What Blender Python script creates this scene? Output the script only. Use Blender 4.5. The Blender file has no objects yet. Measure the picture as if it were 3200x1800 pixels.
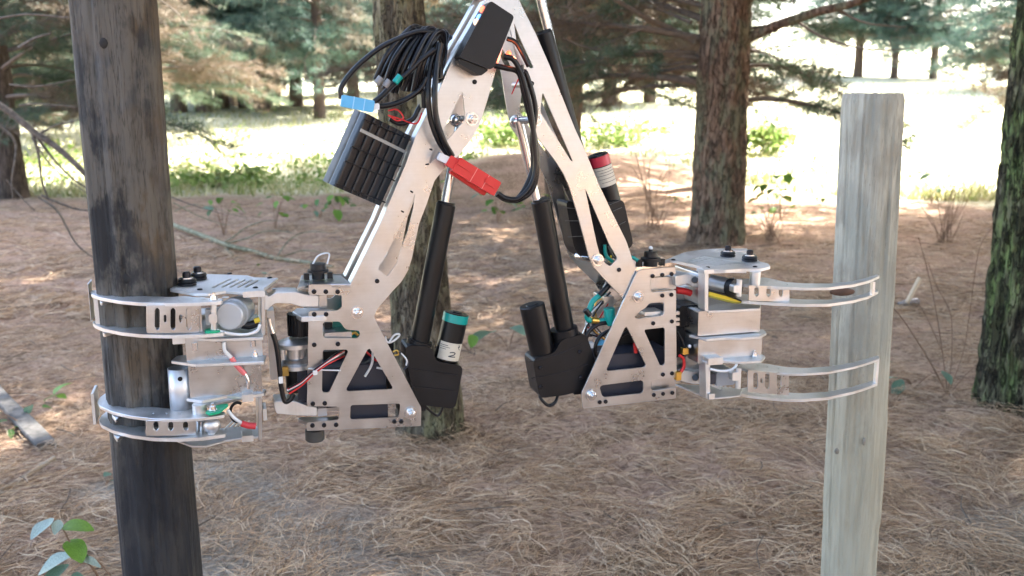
import bpy, math, random
import numpy as np
from mathutils import Vector, Matrix, Quaternion, noise
from mathutils.geometry import tessellate_polygon

SC = bpy.context.scene
COL = SC.collection
R = math.radians

# ------------------------------------------------------------------ camera, sky, sun, exposure
EYE = Vector((0.0, 0.0, 1.5)); PITCH = 11.0; FPX = 2886.0
cam = bpy.data.cameras.new('camera'); camo = bpy.data.objects.new('camera', cam); COL.objects.link(camo)
camo.location = EYE; camo.rotation_euler = (R(90 - PITCH), 0, 0)
cam.sensor_width = 36.0; cam.lens = 36.0 * FPX / 3200.0
cam.clip_start = 0.05; cam.clip_end = 2000
cam.dof.use_dof = True; cam.dof.focus_distance = 1.8; cam.dof.aperture_fstop = 5.6
SC.camera = camo

SUN_DIR = Vector((0.72, 0.52, 0.0)).normalized() * math.cos(R(50)) + Vector((0, 0, math.sin(R(50))))
world = bpy.data.worlds.new('World'); SC.world = world; world.use_nodes = True
wn = world.node_tree.nodes; wl = world.node_tree.links
sky = wn.new('ShaderNodeTexSky'); sky.sky_type = 'NISHITA'; sky.sun_disc = False
sky.sun_elevation = R(50); sky.sun_rotation = math.atan2(SUN_DIR.x, SUN_DIR.y)
sky.air_density = 1.0; sky.dust_density = 4.5; sky.ozone_density = 0.6
wl.new(sky.outputs[0], wn['Background'].inputs[0]); wn['Background'].inputs[1].default_value = 0.15
sun = bpy.data.lights.new('sun', 'SUN'); sun.energy = 5.0; sun.angle = R(0.53); sun.color = (1.0, 0.96, 0.90)
suno = bpy.data.objects.new('sun', sun); COL.objects.link(suno)
suno.rotation_euler = SUN_DIR.to_track_quat('Z', 'Y').to_euler(); suno.location = (0, 0, 30)
vs = SC.view_settings; vs.view_transform = 'Standard'; vs.look = 'None'; vs.gamma = 1.0
vs.exposure = 3.2
SC.render.engine = 'CYCLES'; SC.cycles.use_denoising = True; SC.cycles.adaptive_threshold = 0.015
SC.cycles.max_bounces = 6; SC.cycles.diffuse_bounces = 3; SC.cycles.glossy_bounces = 3; SC.cycles.transmission_bounces = 3
SC.cycles.transparent_max_bounces = 8; SC.cycles.sample_clamp_indirect = 6.0

# ------------------------------------------------------------------ geometry of the view, used to measure the place
_p = R(PITCH); FWD = Vector((0, math.cos(_p), -math.sin(_p))); UPV = Vector((0, math.sin(_p), math.cos(_p)))
def ray(px, py): return Vector((1, 0, 0)) * ((px - 1600) / FPX) + UPV * ((900 - py) / FPX) + FWD
def at(px, py, Y): d = ray(px, py); return EYE + d * ((Y - EYE.y) / d.y)
def smooth(a, b, t): t = max(0.0, min(1.0, (t - a) / (b - a))); return t * t * (3 - 2 * t)
def ground_z(x, y):
    z = 0.0
    if y > 16: z += (y - 16) * (0.082 + 0.006 * max(-1, min(1.6, x / 10))) * smooth(16, 21, y)
    z += 0.42 * math.exp(-((x - 0.9) / 2.2) ** 2 - ((y - 19.0) / 1.6) ** 2)
    a = smooth(0.0, 3.0, abs(y - 1.0)) * 0.05
    z += a * noise.noise(Vector((x * 0.55, y * 0.55, 3.1))) + 0.030 * noise.noise(Vector((x * 1.9, y * 1.9, 7.7))) + 0.016 * noise.noise(Vector((x * 5.3, y * 5.3, 1.7)))
    return z
def on_ground(px, py):
    d = ray(px, py); t = 1.0
    for i in range(4000):
        p = EYE + d * t
        if p.z <= ground_z(p.x, p.y): return p
        t *= 1.004
        if t > 140: break
    return EYE + d * t

# ------------------------------------------------------------------ mesh building
def frame_of(d):
    d = d.normalized(); a = Vector((0, 0, 1)) if abs(d.z) < 0.95 else Vector((1, 0, 0))
    u = d.cross(a).normalized(); return u, d.cross(u).normalized()
def catmull(pts, n=8):
    pts = [Vector(p) for p in pts]
    if len(pts) < 3: return pts
    P = [pts[0] * 2 - pts[1]] + pts + [pts[-1] * 2 - pts[-2]]; out = []
    for i in range(1, len(P) - 2):
        a, b, c, d = P[i - 1], P[i], P[i + 1], P[i + 2]
        for k in range(n):
            t = k / n
            out.append(0.5 * ((2 * b) + (c - a) * t + (2 * a - 5 * b + 4 * c - d) * t * t + (3 * b - a - 3 * c + d) * t ** 3))
    out.append(pts[-1]); return out
class MB:
    def __init__(s): s.v = []; s.f = []; s.sm = []; s.mi = []; s.m = 0
    def face(s, idx, sm=False): s.f.append(tuple(idx)); s.sm.append(sm); s.mi.append(s.m)
    def add(s, pts): b = len(s.v); s.v.extend([tuple(p) for p in pts]); return b
    def box(s, lo, hi, rot=None, pivot=None):
        lo = Vector(lo); hi = Vector(hi); c = (lo + hi) / 2 if pivot is None else Vector(pivot)
        P = [Vector((x, y, z)) for z in (lo.z, hi.z) for y in (lo.y, hi.y) for x in (lo.x, hi.x)]
        if rot is not None: P = [c + rot @ (p - c) for p in P]
        b = s.add(P)
        for q in ((0, 2, 3, 1), (4, 5, 7, 6), (0, 1, 5, 4), (2, 6, 7, 3), (0, 4, 6, 2), (1, 3, 7, 5)): s.face([b + i for i in q])
        return s
    def rbox(s, lo, hi, r=0.004, axis=1, seg=3):
        # box rounded on the edges parallel to one axis
        lo = Vector(lo); hi = Vector(hi); o = [i for i in range(3) if i != axis]; poly = []
        for cx, cy, a0 in ((hi[o[0]] - r, hi[o[1]] - r, 0), (lo[o[0]] + r, hi[o[1]] - r, 90), (lo[o[0]] + r, lo[o[1]] + r, 180), (hi[o[0]] - r, lo[o[1]] + r, 270)):
            for k in range(seg + 1):
                a = R(a0 + 90 * k / seg); poly.append((cx + r * math.cos(a), cy + r * math.sin(a)))
        def mk(p, w): q = [0, 0, 0]; q[o[0]] = p[0]; q[o[1]] = p[1]; q[axis] = w; return q
        s.loft([[mk(p, lo[axis]) for p in poly], [mk(p, hi[axis]) for p in poly]], sm=False); return s
    def loft(s, rings, sm=True, cap=True):
        n = len(rings[0]); b = [s.add(r) for r in rings]
        for i in range(len(rings) - 1):
            for k in range(n): k2 = (k + 1) % n; s.face((b[i] + k, b[i] + k2, b[i + 1] + k2, b[i + 1] + k), sm)
        if cap:
            c0 = s.add(rings[0]); s.face([c0 + k for k in reversed(range(n))]); c1 = s.add(rings[-1]); s.face([c1 + k for k in range(n)])
        return s
    def cyl(s, a, b, r, r2=None, seg=20, cap=True):
        a = Vector(a); b = Vector(b); u, v = frame_of(b - a); r2 = r if r2 is None else r2
        ring = lambda c, q: [c + (u * math.cos(2 * math.pi * k / seg) + v * math.sin(2 * math.pi * k / seg)) * q for k in range(seg)]
        return s.loft([ring(a, r), ring(b, r2)], cap=cap)
    def rod(s, a, b, prof, seg=24):
        # lathe along a-b; prof = [(t, r)], hard steps kept by repeating rings
        a = Vector(a); b = Vector(b); u, v = frame_of(b - a)
        rings = [[a.lerp(b, t) + (u * math.cos(2 * math.pi * k / seg) + v * math.sin(2 * math.pi * k / seg)) * max(r, 1e-5) for k in range(seg)] for t, r in prof]
        for i in range(len(rings) - 1): s.loft([rings[i], rings[i + 1]], cap=False)
        c0 = s.add(rings[0]); s.face([c0 + k for k in reversed(range(seg))]); c1 = s.add(rings[-1]); s.face([c1 + k for k in range(seg)])
        return s
    def tube(s, pts, r, seg=8, n=8, r1=None):
        P = catmull(pts, n); N = len(P); u, v = frame_of(P[1] - P[0]); rings = []
        for i, p in enumerate(P):
            d = (P[min(i + 1, N - 1)] - P[max(i - 1, 0)]).normalized()
            u = (u - d * u.dot(d)).normalized(); v = d.cross(u)
            q = r if r1 is None else r + (r1 - r) * i / (N - 1)
            rings.append([p + (u * math.cos(2 * math.pi * k / seg) + v * math.sin(2 * math.pi * k / seg)) * q for k in range(seg)])
        return s.loft(rings)
    def prism(s, outer, holes, f0, f1, sm=False):
        # outer/holes: 2D loops; f0, f1 map a 2D point to the two faces of the sheet
        loops = [outer] + list(holes); flat = [p for l in loops for p in l]
        tris = tessellate_polygon([[Vector((p[0], p[1], 0)) for p in l] for l in loops])
        a = s.add([f0(p) for p in flat]); b = s.add([f1(p) for p in flat])
        for t in tris:
            q = [flat[i] for i in t]; ar = (q[1][0] - q[0][0]) * (q[2][1] - q[0][1]) - (q[1][1] - q[0][1]) * (q[2][0] - q[0][0])
            if abs(ar) < 1e-12: continue
            s.face([a + i for i in t]); s.face([b + i for i in reversed(t)])
        k = 0
        for l in loops:
            n = len(l); A = s.add([f0(p) for p in l]); B = s.add([f1(p) for p in l])
            for i in range(n): j = (i + 1) % n; s.face((A + i, A + j, B + j, B + i), sm)
            k += n
        return s
    def sphere(s, c, r, seg=12, rings=8, sc=(1, 1, 1)):
        c = Vector(c); RR = []
        for i in range(rings + 1):
            t = math.pi * i / rings; q = max(math.sin(t), 0.02)
            RR.append([c + Vector((r * sc[0] * q * math.cos(2 * math.pi * k / seg), r * sc[1] * q * math.sin(2 * math.pi * k / seg), r * sc[2] * math.cos(t))) for k in range(seg)])
        return s.loft(RR)
    def mesh(s, name):
        me = bpy.data.meshes.new(name); me.from_pydata(s.v, [], s.f); me.validate()
        if len(me.polygons) == len(s.sm):
            me.polygons.foreach_set('use_smooth', s.sm); me.polygons.foreach_set('material_index', s.mi)
        import bmesh
        bm = bmesh.new(); bm.from_mesh(me); bmesh.ops.recalc_face_normals(bm, faces=bm.faces); bm.to_mesh(me); bm.free()
        return me
    def build(s, name, mat, parent=None, label=None):
        me = s.mesh(name)
        for m in (mat if isinstance(mat, (list, tuple)) else [mat]): me.materials.append(m)
        o = bpy.data.objects.new(name, me); COL.objects.link(o); o.parent = parent
        if label: o['label'] = label
        return o
def tag(o, label=None, cat=None, group=None, kind=None):
    if label: o['label'] = label
    if cat: o['category'] = cat
    if group: o['group'] = group
    if kind: o['kind'] = kind
    return o
def empty(name, loc=(0, 0, 0), rz=0.0):
    o = bpy.data.objects.new(name, None); COL.objects.link(o); o.location = loc; o.rotation_euler = (0, 0, rz); o.empty_display_size = 0.1; return o
def link_copy(o, parent, loc=None, name=None):
    c = o.copy(); COL.objects.link(c); c.parent = parent
    if loc is not None: c.location = loc
    return c
def np_mesh(name, verts, faces, mats, tint=None, mi=None, smooth_=False):
    # verts (N,3), faces (M,k) numpy
    me = bpy.data.meshes.new(name); M, k = faces.shape
    me.vertices.add(len(verts)); me.vertices.foreach_set('co', verts.astype(np.float32).ravel())
    me.loops.add(M * k); me.loops.foreach_set('vertex_index', faces.astype(np.int32).ravel())
    me.polygons.add(M); me.polygons.foreach_set('loop_start', np.arange(0, M * k, k, dtype=np.int32))
    me.polygons.foreach_set('loop_total', np.full(M, k, dtype=np.int32))
    if mi is not None: me.polygons.foreach_set('material_index', mi.astype(np.int32))
    if smooth_: me.polygons.foreach_set('use_smooth', np.ones(M, dtype=bool))
    me.update()
    if tint is not None:
        a = me.attributes.new('tint', 'FLOAT', 'POINT'); a.data.foreach_set('value', tint.astype(np.float32))
    for m in mats: me.materials.append(m)
    return me
def new_obj(name, me, parent=None):
    o = bpy.data.objects.new(name, me); COL.objects.link(o); o.parent = parent; return o

# ------------------------------------------------------------------ materials
def mat(name, col, rough=0.6, metal=0.0, bump=0.0, bscale=60.0, var=0.0, vscale=8.0, stretch=(1, 1, 1), spec=0.5, coat=0.0):
    m = bpy.data.materials.new(name); m.use_nodes = True; nt = m.node_tree; b = nt.nodes['Principled BSDF']
    b.inputs['Base Color'].default_value = (*col, 1); b.inputs['Roughness'].default_value = rough; b.inputs['Metallic'].default_value = metal
    b.inputs['Specular IOR Level'].default_value = spec
    if coat: b.inputs['Coat Weight'].default_value = coat; b.inputs['Coat Roughness'].default_value = 0.15
    if bump or var:
        tc = nt.nodes.new('ShaderNodeTexCoord'); mp = nt.nodes.new('ShaderNodeMapping'); mp.inputs['Scale'].default_value = stretch
        nt.links.new(tc.outputs['Object'], mp.inputs[0])
        if var:
            n = nt.nodes.new('ShaderNodeTexNoise'); n.inputs['Scale'].default_value = vscale; n.inputs['Detail'].default_value = 6
            nt.links.new(mp.outputs[0], n.inputs[0])
            r = nt.nodes.new('ShaderNodeMapRange'); r.inputs[1].default_value = 0.25; r.inputs[2].default_value = 0.75; r.inputs[3].default_value = 1 - var; r.inputs[4].default_value = 1 + var
            nt.links.new(n.outputs[0], r.inputs[0])
            mx = nt.nodes.new('ShaderNodeVectorMath'); mx.operation = 'SCALE'; mx.inputs[0].default_value = col
            nt.links.new(r.outputs[0], mx.inputs['Scale']); nt.links.new(mx.outputs[0], b.inputs['Base Color'])
            r2 = nt.nodes.new('ShaderNodeMapRange'); r2.inputs[3].default_value = max(0.05, rough - 0.12); r2.inputs[4].default_value = min(1, rough + 0.12)
            nt.links.new(n.outputs[0], r2.inputs[0]); nt.links.new(r2.outputs[0], b.inputs['Roughness'])
        if bump:
            n2 = nt.nodes.new('ShaderNodeTexNoise'); n2.inputs['Scale'].default_value = bscale; n2.inputs['Detail'].default_value = 5
            nt.links.new(mp.outputs[0], n2.inputs[0]); bp = nt.nodes.new('ShaderNodeBump'); bp.inputs['Strength'].default_value = bump; bp.inputs['Distance'].default_value = 0.004
            nt.links.new(n2.outputs[0], bp.inputs['Height']); nt.links.new(bp.outputs[0], b.inputs['Normal'])
    return m
def emis(name, col, st):
    m = bpy.data.materials.new(name); m.use_nodes = True; b = m.node_tree.nodes['Principled BSDF']
    b.inputs['Base Color'].default_value = (*col, 1); b.inputs['Emission Color'].default_value = (*col, 1); b.inputs['Emission Strength'].default_value = st; return m
def ramp_node(nt, stops):
    r = nt.nodes.new('ShaderNodeValToRGB'); e = r.color_ramp.elements
    e[0].position = stops[0][0]; e[0].color = (*stops[0][1], 1); e[1].position = stops[-1][0]; e[1].color = (*stops[-1][1], 1)
    for p, c in stops[1:-1]: q = e.new(p); q.color = (*c, 1)
    return r
def leafy(name, stops, trans=0.35, rough=0.55):
    # colour along a per-leaf tint attribute, with some light passing through
    m = bpy.data.materials.new(name); m.use_nodes = True; nt = m.node_tree; b = nt.nodes['Principled BSDF']; out = nt.nodes['Material Output']
    a = nt.nodes.new('ShaderNodeAttribute'); a.attribute_name = 'tint'; r = ramp_node(nt, stops)
    nt.links.new(a.outputs['Fac'], r.inputs[0]); nt.links.new(r.outputs[0], b.inputs['Base Color']); b.inputs['Roughness'].default_value = rough
    if trans:
        t = nt.nodes.new('ShaderNodeBsdfTranslucent'); nt.links.new(r.outputs[0], t.inputs[0])
        mx = nt.nodes.new('ShaderNodeMixShader'); mx.inputs[0].default_value = trans
        nt.links.new(b.outputs[0], mx.inputs[1]); nt.links.new(t.outputs[0], mx.inputs[2]); nt.links.new(mx.outputs[0], out.inputs[0])
    return m
def woody(name, c_dark, c_mid, c_light, scale=(14, 14, 2.0), bump=0.6, patch=None, patch_scale=1.6, patch_lo=0.5, patch_hi=0.62, rough=0.85, bdist=0.012, moss=None, fine=None, zdark=None, crack=None):
    m = bpy.data.materials.new(name); m.use_nodes = True; nt = m.node_tree; b = nt.nodes['Principled BSDF']; b.inputs['Roughness'].default_value = rough
    b.inputs['Specular IOR Level'].default_value = 0.25
    tc = nt.nodes.new('ShaderNodeTexCoord'); mp = nt.nodes.new('ShaderNodeMapping'); mp.inputs['Scale'].default_value = scale
    nt.links.new(tc.outputs['Object'], mp.inputs[0])
    n = nt.nodes.new('ShaderNodeTexNoise'); n.inputs['Scale'].default_value = 1.0; n.inputs['Detail'].default_value = 8; n.inputs['Roughness'].default_value = 0.62
    nt.links.new(mp.outputs[0], n.inputs[0]); r = ramp_node(nt, [(0.3, c_dark), (0.5, c_mid), (0.7, c_light)]); nt.links.new(n.outputs[0], r.inputs[0])
    cur = r.outputs[0]
    for P, ps, seed in ((patch, patch_scale, 0.0), (moss, 1.1, 7.3), (fine, 5.0, 3.7)):
        if P is None: continue
        mp2 = nt.nodes.new('ShaderNodeMapping'); mp2.inputs['Scale'].default_value = (ps * 2.2, ps * 2.2, ps); mp2.inputs['Location'].default_value = (seed, seed, seed)
        nt.links.new(tc.outputs['Object'], mp2.inputs[0])
        q = nt.nodes.new('ShaderNodeTexNoise'); q.inputs['Scale'].default_value = 1.5; q.inputs['Detail'].default_value = 7; q.inputs['Roughness'].default_value = 0.6
        nt.links.new(mp2.outputs[0], q.inputs[0])
        k = nt.nodes.new('ShaderNodeMapRange'); k.interpolation_type = 'SMOOTHSTEP'; k.inputs[1].default_value = patch_lo; k.inputs[2].default_value = patch_hi; nt.links.new(q.outputs[0], k.inputs[0])
        mx = nt.nodes.new('ShaderNodeMix'); mx.data_type = 'RGBA'; mx.blend_type = 'MIX'
        sc_ = nt.nodes.new('ShaderNodeMath'); sc_.operation = 'MULTIPLY'; sc_.inputs[1].default_value = 0.8; nt.links.new(k.outputs[0], sc_.inputs[0])
        nt.links.new(sc_.outputs[0], mx.inputs['Factor']); nt.links.new(cur, mx.inputs['A']); mx.inputs['B'].default_value = (*P, 1); cur = mx.outputs['Result']
    hgt = n.outputs[0]
    if crack:
        # crisp drying cracks and fibre lines
        mpc = nt.nodes.new('ShaderNodeMapping'); mpc.inputs['Scale'].default_value = crack[0]; nt.links.new(tc.outputs['Object'], mpc.inputs[0])
        nc = nt.nodes.new('ShaderNodeTexNoise'); nc.inputs['Scale'].default_value = 1.0; nc.inputs['Detail'].default_value = 4; nc.inputs['Roughness'].default_value = 0.7; nt.links.new(mpc.outputs[0], nc.inputs[0])
        su = nt.nodes.new('ShaderNodeMath'); su.operation = 'SUBTRACT'; su.inputs[1].default_value = 0.5; nt.links.new(nc.outputs[0], su.inputs[0]); ab = nt.nodes.new('ShaderNodeMath'); ab.operation = 'ABSOLUTE'; nt.links.new(su.outputs[0], ab.inputs[0])
        kr = nt.nodes.new('ShaderNodeMapRange'); kr.inputs[1].default_value = 0.0; kr.inputs[2].default_value = crack[1]; kr.inputs[3].default_value = crack[3]; kr.inputs[4].default_value = 0.0; nt.links.new(ab.outputs[0], kr.inputs[0])
        mx = nt.nodes.new('ShaderNodeMix'); mx.data_type = 'RGBA'; nt.links.new(kr.outputs[0], mx.inputs['Factor']); nt.links.new(cur, mx.inputs['A']); mx.inputs['B'].default_value = (*crack[2], 1); cur = mx.outputs['Result']
        hs = nt.nodes.new('ShaderNodeMath'); hs.operation = 'SUBTRACT'; nt.links.new(n.outputs[0], hs.inputs[0]); nt.links.new(kr.outputs[0], hs.inputs[1]); hgt = hs.outputs[0]
    if zdark:
        sp = nt.nodes.new('ShaderNodeSeparateXYZ'); nt.links.new(tc.outputs['Object'], sp.inputs[0]); q = nt.nodes.new('ShaderNodeTexNoise'); q.inputs['Scale'].default_value = 7; q.inputs['Detail'].default_value = 6; nt.links.new(tc.outputs['Object'], q.inputs[0])
        ad = nt.nodes.new('ShaderNodeMath'); ad.operation = 'MULTIPLY_ADD'; ad.inputs[1].default_value = 0.55; nt.links.new(q.outputs[0], ad.inputs[0]); nt.links.new(sp.outputs['Z'], ad.inputs[2])
        k = nt.nodes.new('ShaderNodeMapRange'); k.interpolation_type = 'SMOOTHSTEP'; k.inputs[1].default_value = zdark[0]; k.inputs[2].default_value = zdark[1]; k.inputs[3].default_value = zdark[3]; k.inputs[4].default_value = 0.0; nt.links.new(ad.outputs[0], k.inputs[0])
        mx = nt.nodes.new('ShaderNodeMix'); mx.data_type = 'RGBA'; nt.links.new(k.outputs[0], mx.inputs['Factor']); nt.links.new(cur, mx.inputs['A']); mx.inputs['B'].default_value = (*zdark[2], 1); cur = mx.outputs['Result']
    nt.links.new(cur, b.inputs['Base Color'])
    bp = nt.nodes.new('ShaderNodeBump'); bp.inputs['Strength'].default_value = bump; bp.inputs['Distance'].default_value = bdist
    nt.links.new(hgt, bp.inputs['Height']); nt.links.new(bp.outputs[0], b.inputs['Normal'])
    return m

def brushed(name, col, r0=0.26, r1=0.52, grain=(4, 4, 260)):
    # rolled sheet: fine grain one way, large soft smudges, sparse scratches
    m = bpy.data.materials.new(name); m.use_nodes = True; nt = m.node_tree; b = nt.nodes['Principled BSDF']; b.inputs['Metallic'].default_value = 1.0
    tc = nt.nodes.new('ShaderNodeTexCoord')
    def nz(scale, sc3, det=5, rough=.6):
        mp = nt.nodes.new('ShaderNodeMapping'); mp.inputs['Scale'].default_value = sc3; nt.links.new(tc.outputs['Object'], mp.inputs[0])
        n = nt.nodes.new('ShaderNodeTexNoise'); n.inputs['Scale'].default_value = scale; n.inputs['Detail'].default_value = det; n.inputs['Roughness'].default_value = rough; nt.links.new(mp.outputs[0], n.inputs[0]); return n
    smudge = nz(13, (1, 1, 1), 7, .65); gr = nz(1.0, grain, 3); scr = nz(1.0, (220, 220, 9), 2)
    rr = nt.nodes.new('ShaderNodeMapRange'); rr.inputs[1].default_value = .3; rr.inputs[2].default_value = .7; rr.inputs[3].default_value = r0; rr.inputs[4].default_value = r1; nt.links.new(smudge.outputs[0], rr.inputs[0]); nt.links.new(rr.outputs[0], b.inputs['Roughness'])
    cr = nt.nodes.new('ShaderNodeMapRange'); cr.inputs[1].default_value = .3; cr.inputs[2].default_value = .7; cr.inputs[3].default_value = .86; cr.inputs[4].default_value = 1.1; nt.links.new(smudge.outputs[0], cr.inputs[0])
    g2 = nt.nodes.new('ShaderNodeMapRange'); g2.inputs[1].default_value = .3; g2.inputs[2].default_value = .7; g2.inputs[3].default_value = .97; g2.inputs[4].default_value = 1.03; nt.links.new(gr.outputs[0], g2.inputs[0])
    mu = nt.nodes.new('ShaderNodeMath'); mu.operation = 'MULTIPLY'; nt.links.new(cr.outputs[0], mu.inputs[0]); nt.links.new(g2.outputs[0], mu.inputs[1])
    sc_ = nt.nodes.new('ShaderNodeVectorMath'); sc_.operation = 'SCALE'; sc_.inputs[0].default_value = col; nt.links.new(mu.outputs[0], sc_.inputs['Scale']); nt.links.new(sc_.outputs[0], b.inputs['Base Color'])
    ad = nt.nodes.new('ShaderNodeMath'); ad.operation = 'ADD'; nt.links.new(gr.outputs[0], ad.inputs[0]); nt.links.new(scr.outputs[0], ad.inputs[1])
    bp = nt.nodes.new('ShaderNodeBump'); bp.inputs['Strength'].default_value = .03; bp.inputs['Distance'].default_value = .001; nt.links.new(ad.outputs[0], bp.inputs['Height']); nt.links.new(bp.outputs[0], b.inputs['Normal'])
    return m

# ------------------------------------------------------------------ ground
rnd = random.Random(11); rng = np.random.default_rng(5)
def axis_grid(lo, hi, step, far, grow=1.25):
    a = list(np.arange(lo, hi + 1e-6, step)); s = step; x = hi; up = []
    while x < far: s *= grow; x += s; up.append(x)
    s = step; x = lo; dn = []
    while x > -far: s *= grow; x -= s; dn.append(x)
    return np.array(dn[::-1] + a + up)
SOIL = [(-0.95, 2.95, 0.62, 0.5), (-1.25, 3.5, 0.5, 0.35), (1.55, 2.75, 0.6, 0.35), (2.1, 3.0, 0.8, 0.3), (-0.35, 2.75, 0.4, 0.25), (1.15, 2.55, 0.5, 0.22)]
def soil_at(x, y):
    w = 0.22 * noise.noise(Vector((x * 2.3, y * 2.3, 1.0))) + 0.12 * noise.noise(Vector((x * 6, y * 6, 5.0)))
    s = 0.0
    for cx, cy, rx, ry in SOIL:
        d = math.hypot((x - cx) / rx, (y - cy) / ry) + w * 2
        s = max(s, 1 - smooth(0.55, 1.15, d))
    return s
def field_at(x, y):
    e = 15.6 + 1.1 * noise.noise(Vector((x * 0.3, 0.0, 2.0))) + 0.5 * noise.noise(Vector((x * 1.1, y * 0.5, 9.0))) + 6.5 * math.exp(-((x - 1.2) / 2.9) ** 2) - 0.4 * max(0, min(5, x - 4))
    return smooth(e - 0.5, e + 0.9, y)
gx = axis_grid(-6.5, 6.5, 0.09, 420); gy = axis_grid(1.5, 14.0, 0.09, 420)
gv = np.zeros((len(gx) * len(gy), 3)); gs = np.zeros(len(gv)); gf = np.zeros(len(gv)); i = 0
for y in gy:
    for x in gx:
        gv[i] = (x, y, ground_z(x, y))
        if 1.5 < y < 6 and abs(x) < 5: gs[i] = soil_at(x, y)
        gf[i] = field_at(x, y); i += 1
nx, ny = len(gx), len(gy)
ii = (np.arange(ny - 1)[:, None] * nx + np.arange(nx - 1)[None, :]).ravel()
gfaces = np.stack([ii, ii + 1, ii + nx + 1, ii + nx], 1)

def ground_material():
    m = bpy.data.materials.new('forest_floor'); m.use_nodes = True; nt = m.node_tree; b = nt.nodes['Principled BSDF']
    b.inputs['Roughness'].default_value = 0.95; b.inputs['Specular IOR Level'].default_value = 0.15
    tc = nt.nodes.new('ShaderNodeTexCoord')
    def nz(sc, det=8, rough=0.6, loc=0.0, stretch=(1, 1, 1)):
        mp = nt.nodes.new('ShaderNodeMapping'); mp.inputs['Location'].default_value = (loc, loc, 0); mp.inputs['Scale'].default_value = stretch
        nt.links.new(tc.outputs['Object'], mp.inputs[0]); n = nt.nodes.new('ShaderNodeTexNoise'); n.inputs['Scale'].default_value = sc; n.inputs['Detail'].default_value = det; n.inputs['Roughness'].default_value = rough
        n.inputs['Distortion'].default_value = 0.6
        nt.links.new(mp.outputs[0], n.inputs[0]); return n
    def mix(fac, a, b_):
        x = nt.nodes.new('ShaderNodeMix'); x.data_type = 'RGBA'
        nt.links.new(fac, x.inputs['Factor'])
        for s_, k in ((a, 'A'), (b_, 'B')): nt.links.new(s_, x.inputs[k])
        return x.outputs['Result']
    fine = nz(26, 9, 0.7); big = nz(1.3, 5, 0.55, 4.0)
    litter = ramp_node(nt, [(0.30, (0.046, 0.028, 0.018)), (0.45, (0.20, 0.13, 0.08)), (0.56, (0.37, 0.25, 0.16)), (0.75, (0.55, 0.41, 0.29))]); nt.links.new(fine.outputs[0], litter.inputs[0])
    red = ramp_node(nt, [(0.3, (0.09, 0.055, 0.038)), (0.5, (0.40, 0.26, 0.18)), (0.72, (0.62, 0.45, 0.34))]); nt.links.new(fine.outputs[0], red.inputs[0])
    bm_ = nt.nodes.new('ShaderNodeMapRange'); bm_.inputs[1].default_value = 0.4; bm_.inputs[2].default_value = 0.6; nt.links.new(big.outputs[0], bm_.inputs[0])
    c = mix(bm_.outputs[0], litter.outputs[0], red.outputs[0])
    sn = nz(60, 9, 0.65, 2.0); so = ramp_node(nt, [(0.3, (0.12, 0.095, 0.07)), (0.5, (0.31, 0.26, 0.20)), (0.7, (0.48, 0.42, 0.34))]); nt.links.new(sn.outputs[0], so.inputs[0])
    asoil = nt.nodes.new('ShaderNodeAttribute'); asoil.attribute_name = 'soil'; c = mix(asoil.outputs['Fac'], c, so.outputs[0])
    gn = nz(7, 8, 0.7, 9.0); gr = ramp_node(nt, [(0.3, (0.32, 0.33, 0.16)), (0.5, (0.56, 0.54, 0.37)), (0.7, (0.70, 0.68, 0.54))]); nt.links.new(gn.outputs[0], gr.inputs[0])
    af = nt.nodes.new('ShaderNodeAttribute'); af.attribute_name = 'field'; c = mix(af.outputs['Fac'], c, gr.outputs[0])
    nt.links.new(c, b.inputs['Base Color'])
    bp = nt.nodes.new('ShaderNodeBump'); bp.inputs['Strength'].default_value = 0.8; bp.inputs['Distance'].default_value = 0.02
    nt.links.new(fine.outputs[0], bp.inputs['Height']); nt.links.new(bp.outputs[0], b.inputs['Normal']); return m
gme = np_mesh('ground', gv, gfaces, [ground_material()], smooth_=True)
for nm, arr in (('soil', gs), ('field', gf)):
    a = gme.attributes.new(nm, 'FLOAT', 'POINT'); a.data.foreach_set('value', arr.astype(np.float32))
tag(new_obj('ground', gme), kind='structure')

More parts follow.
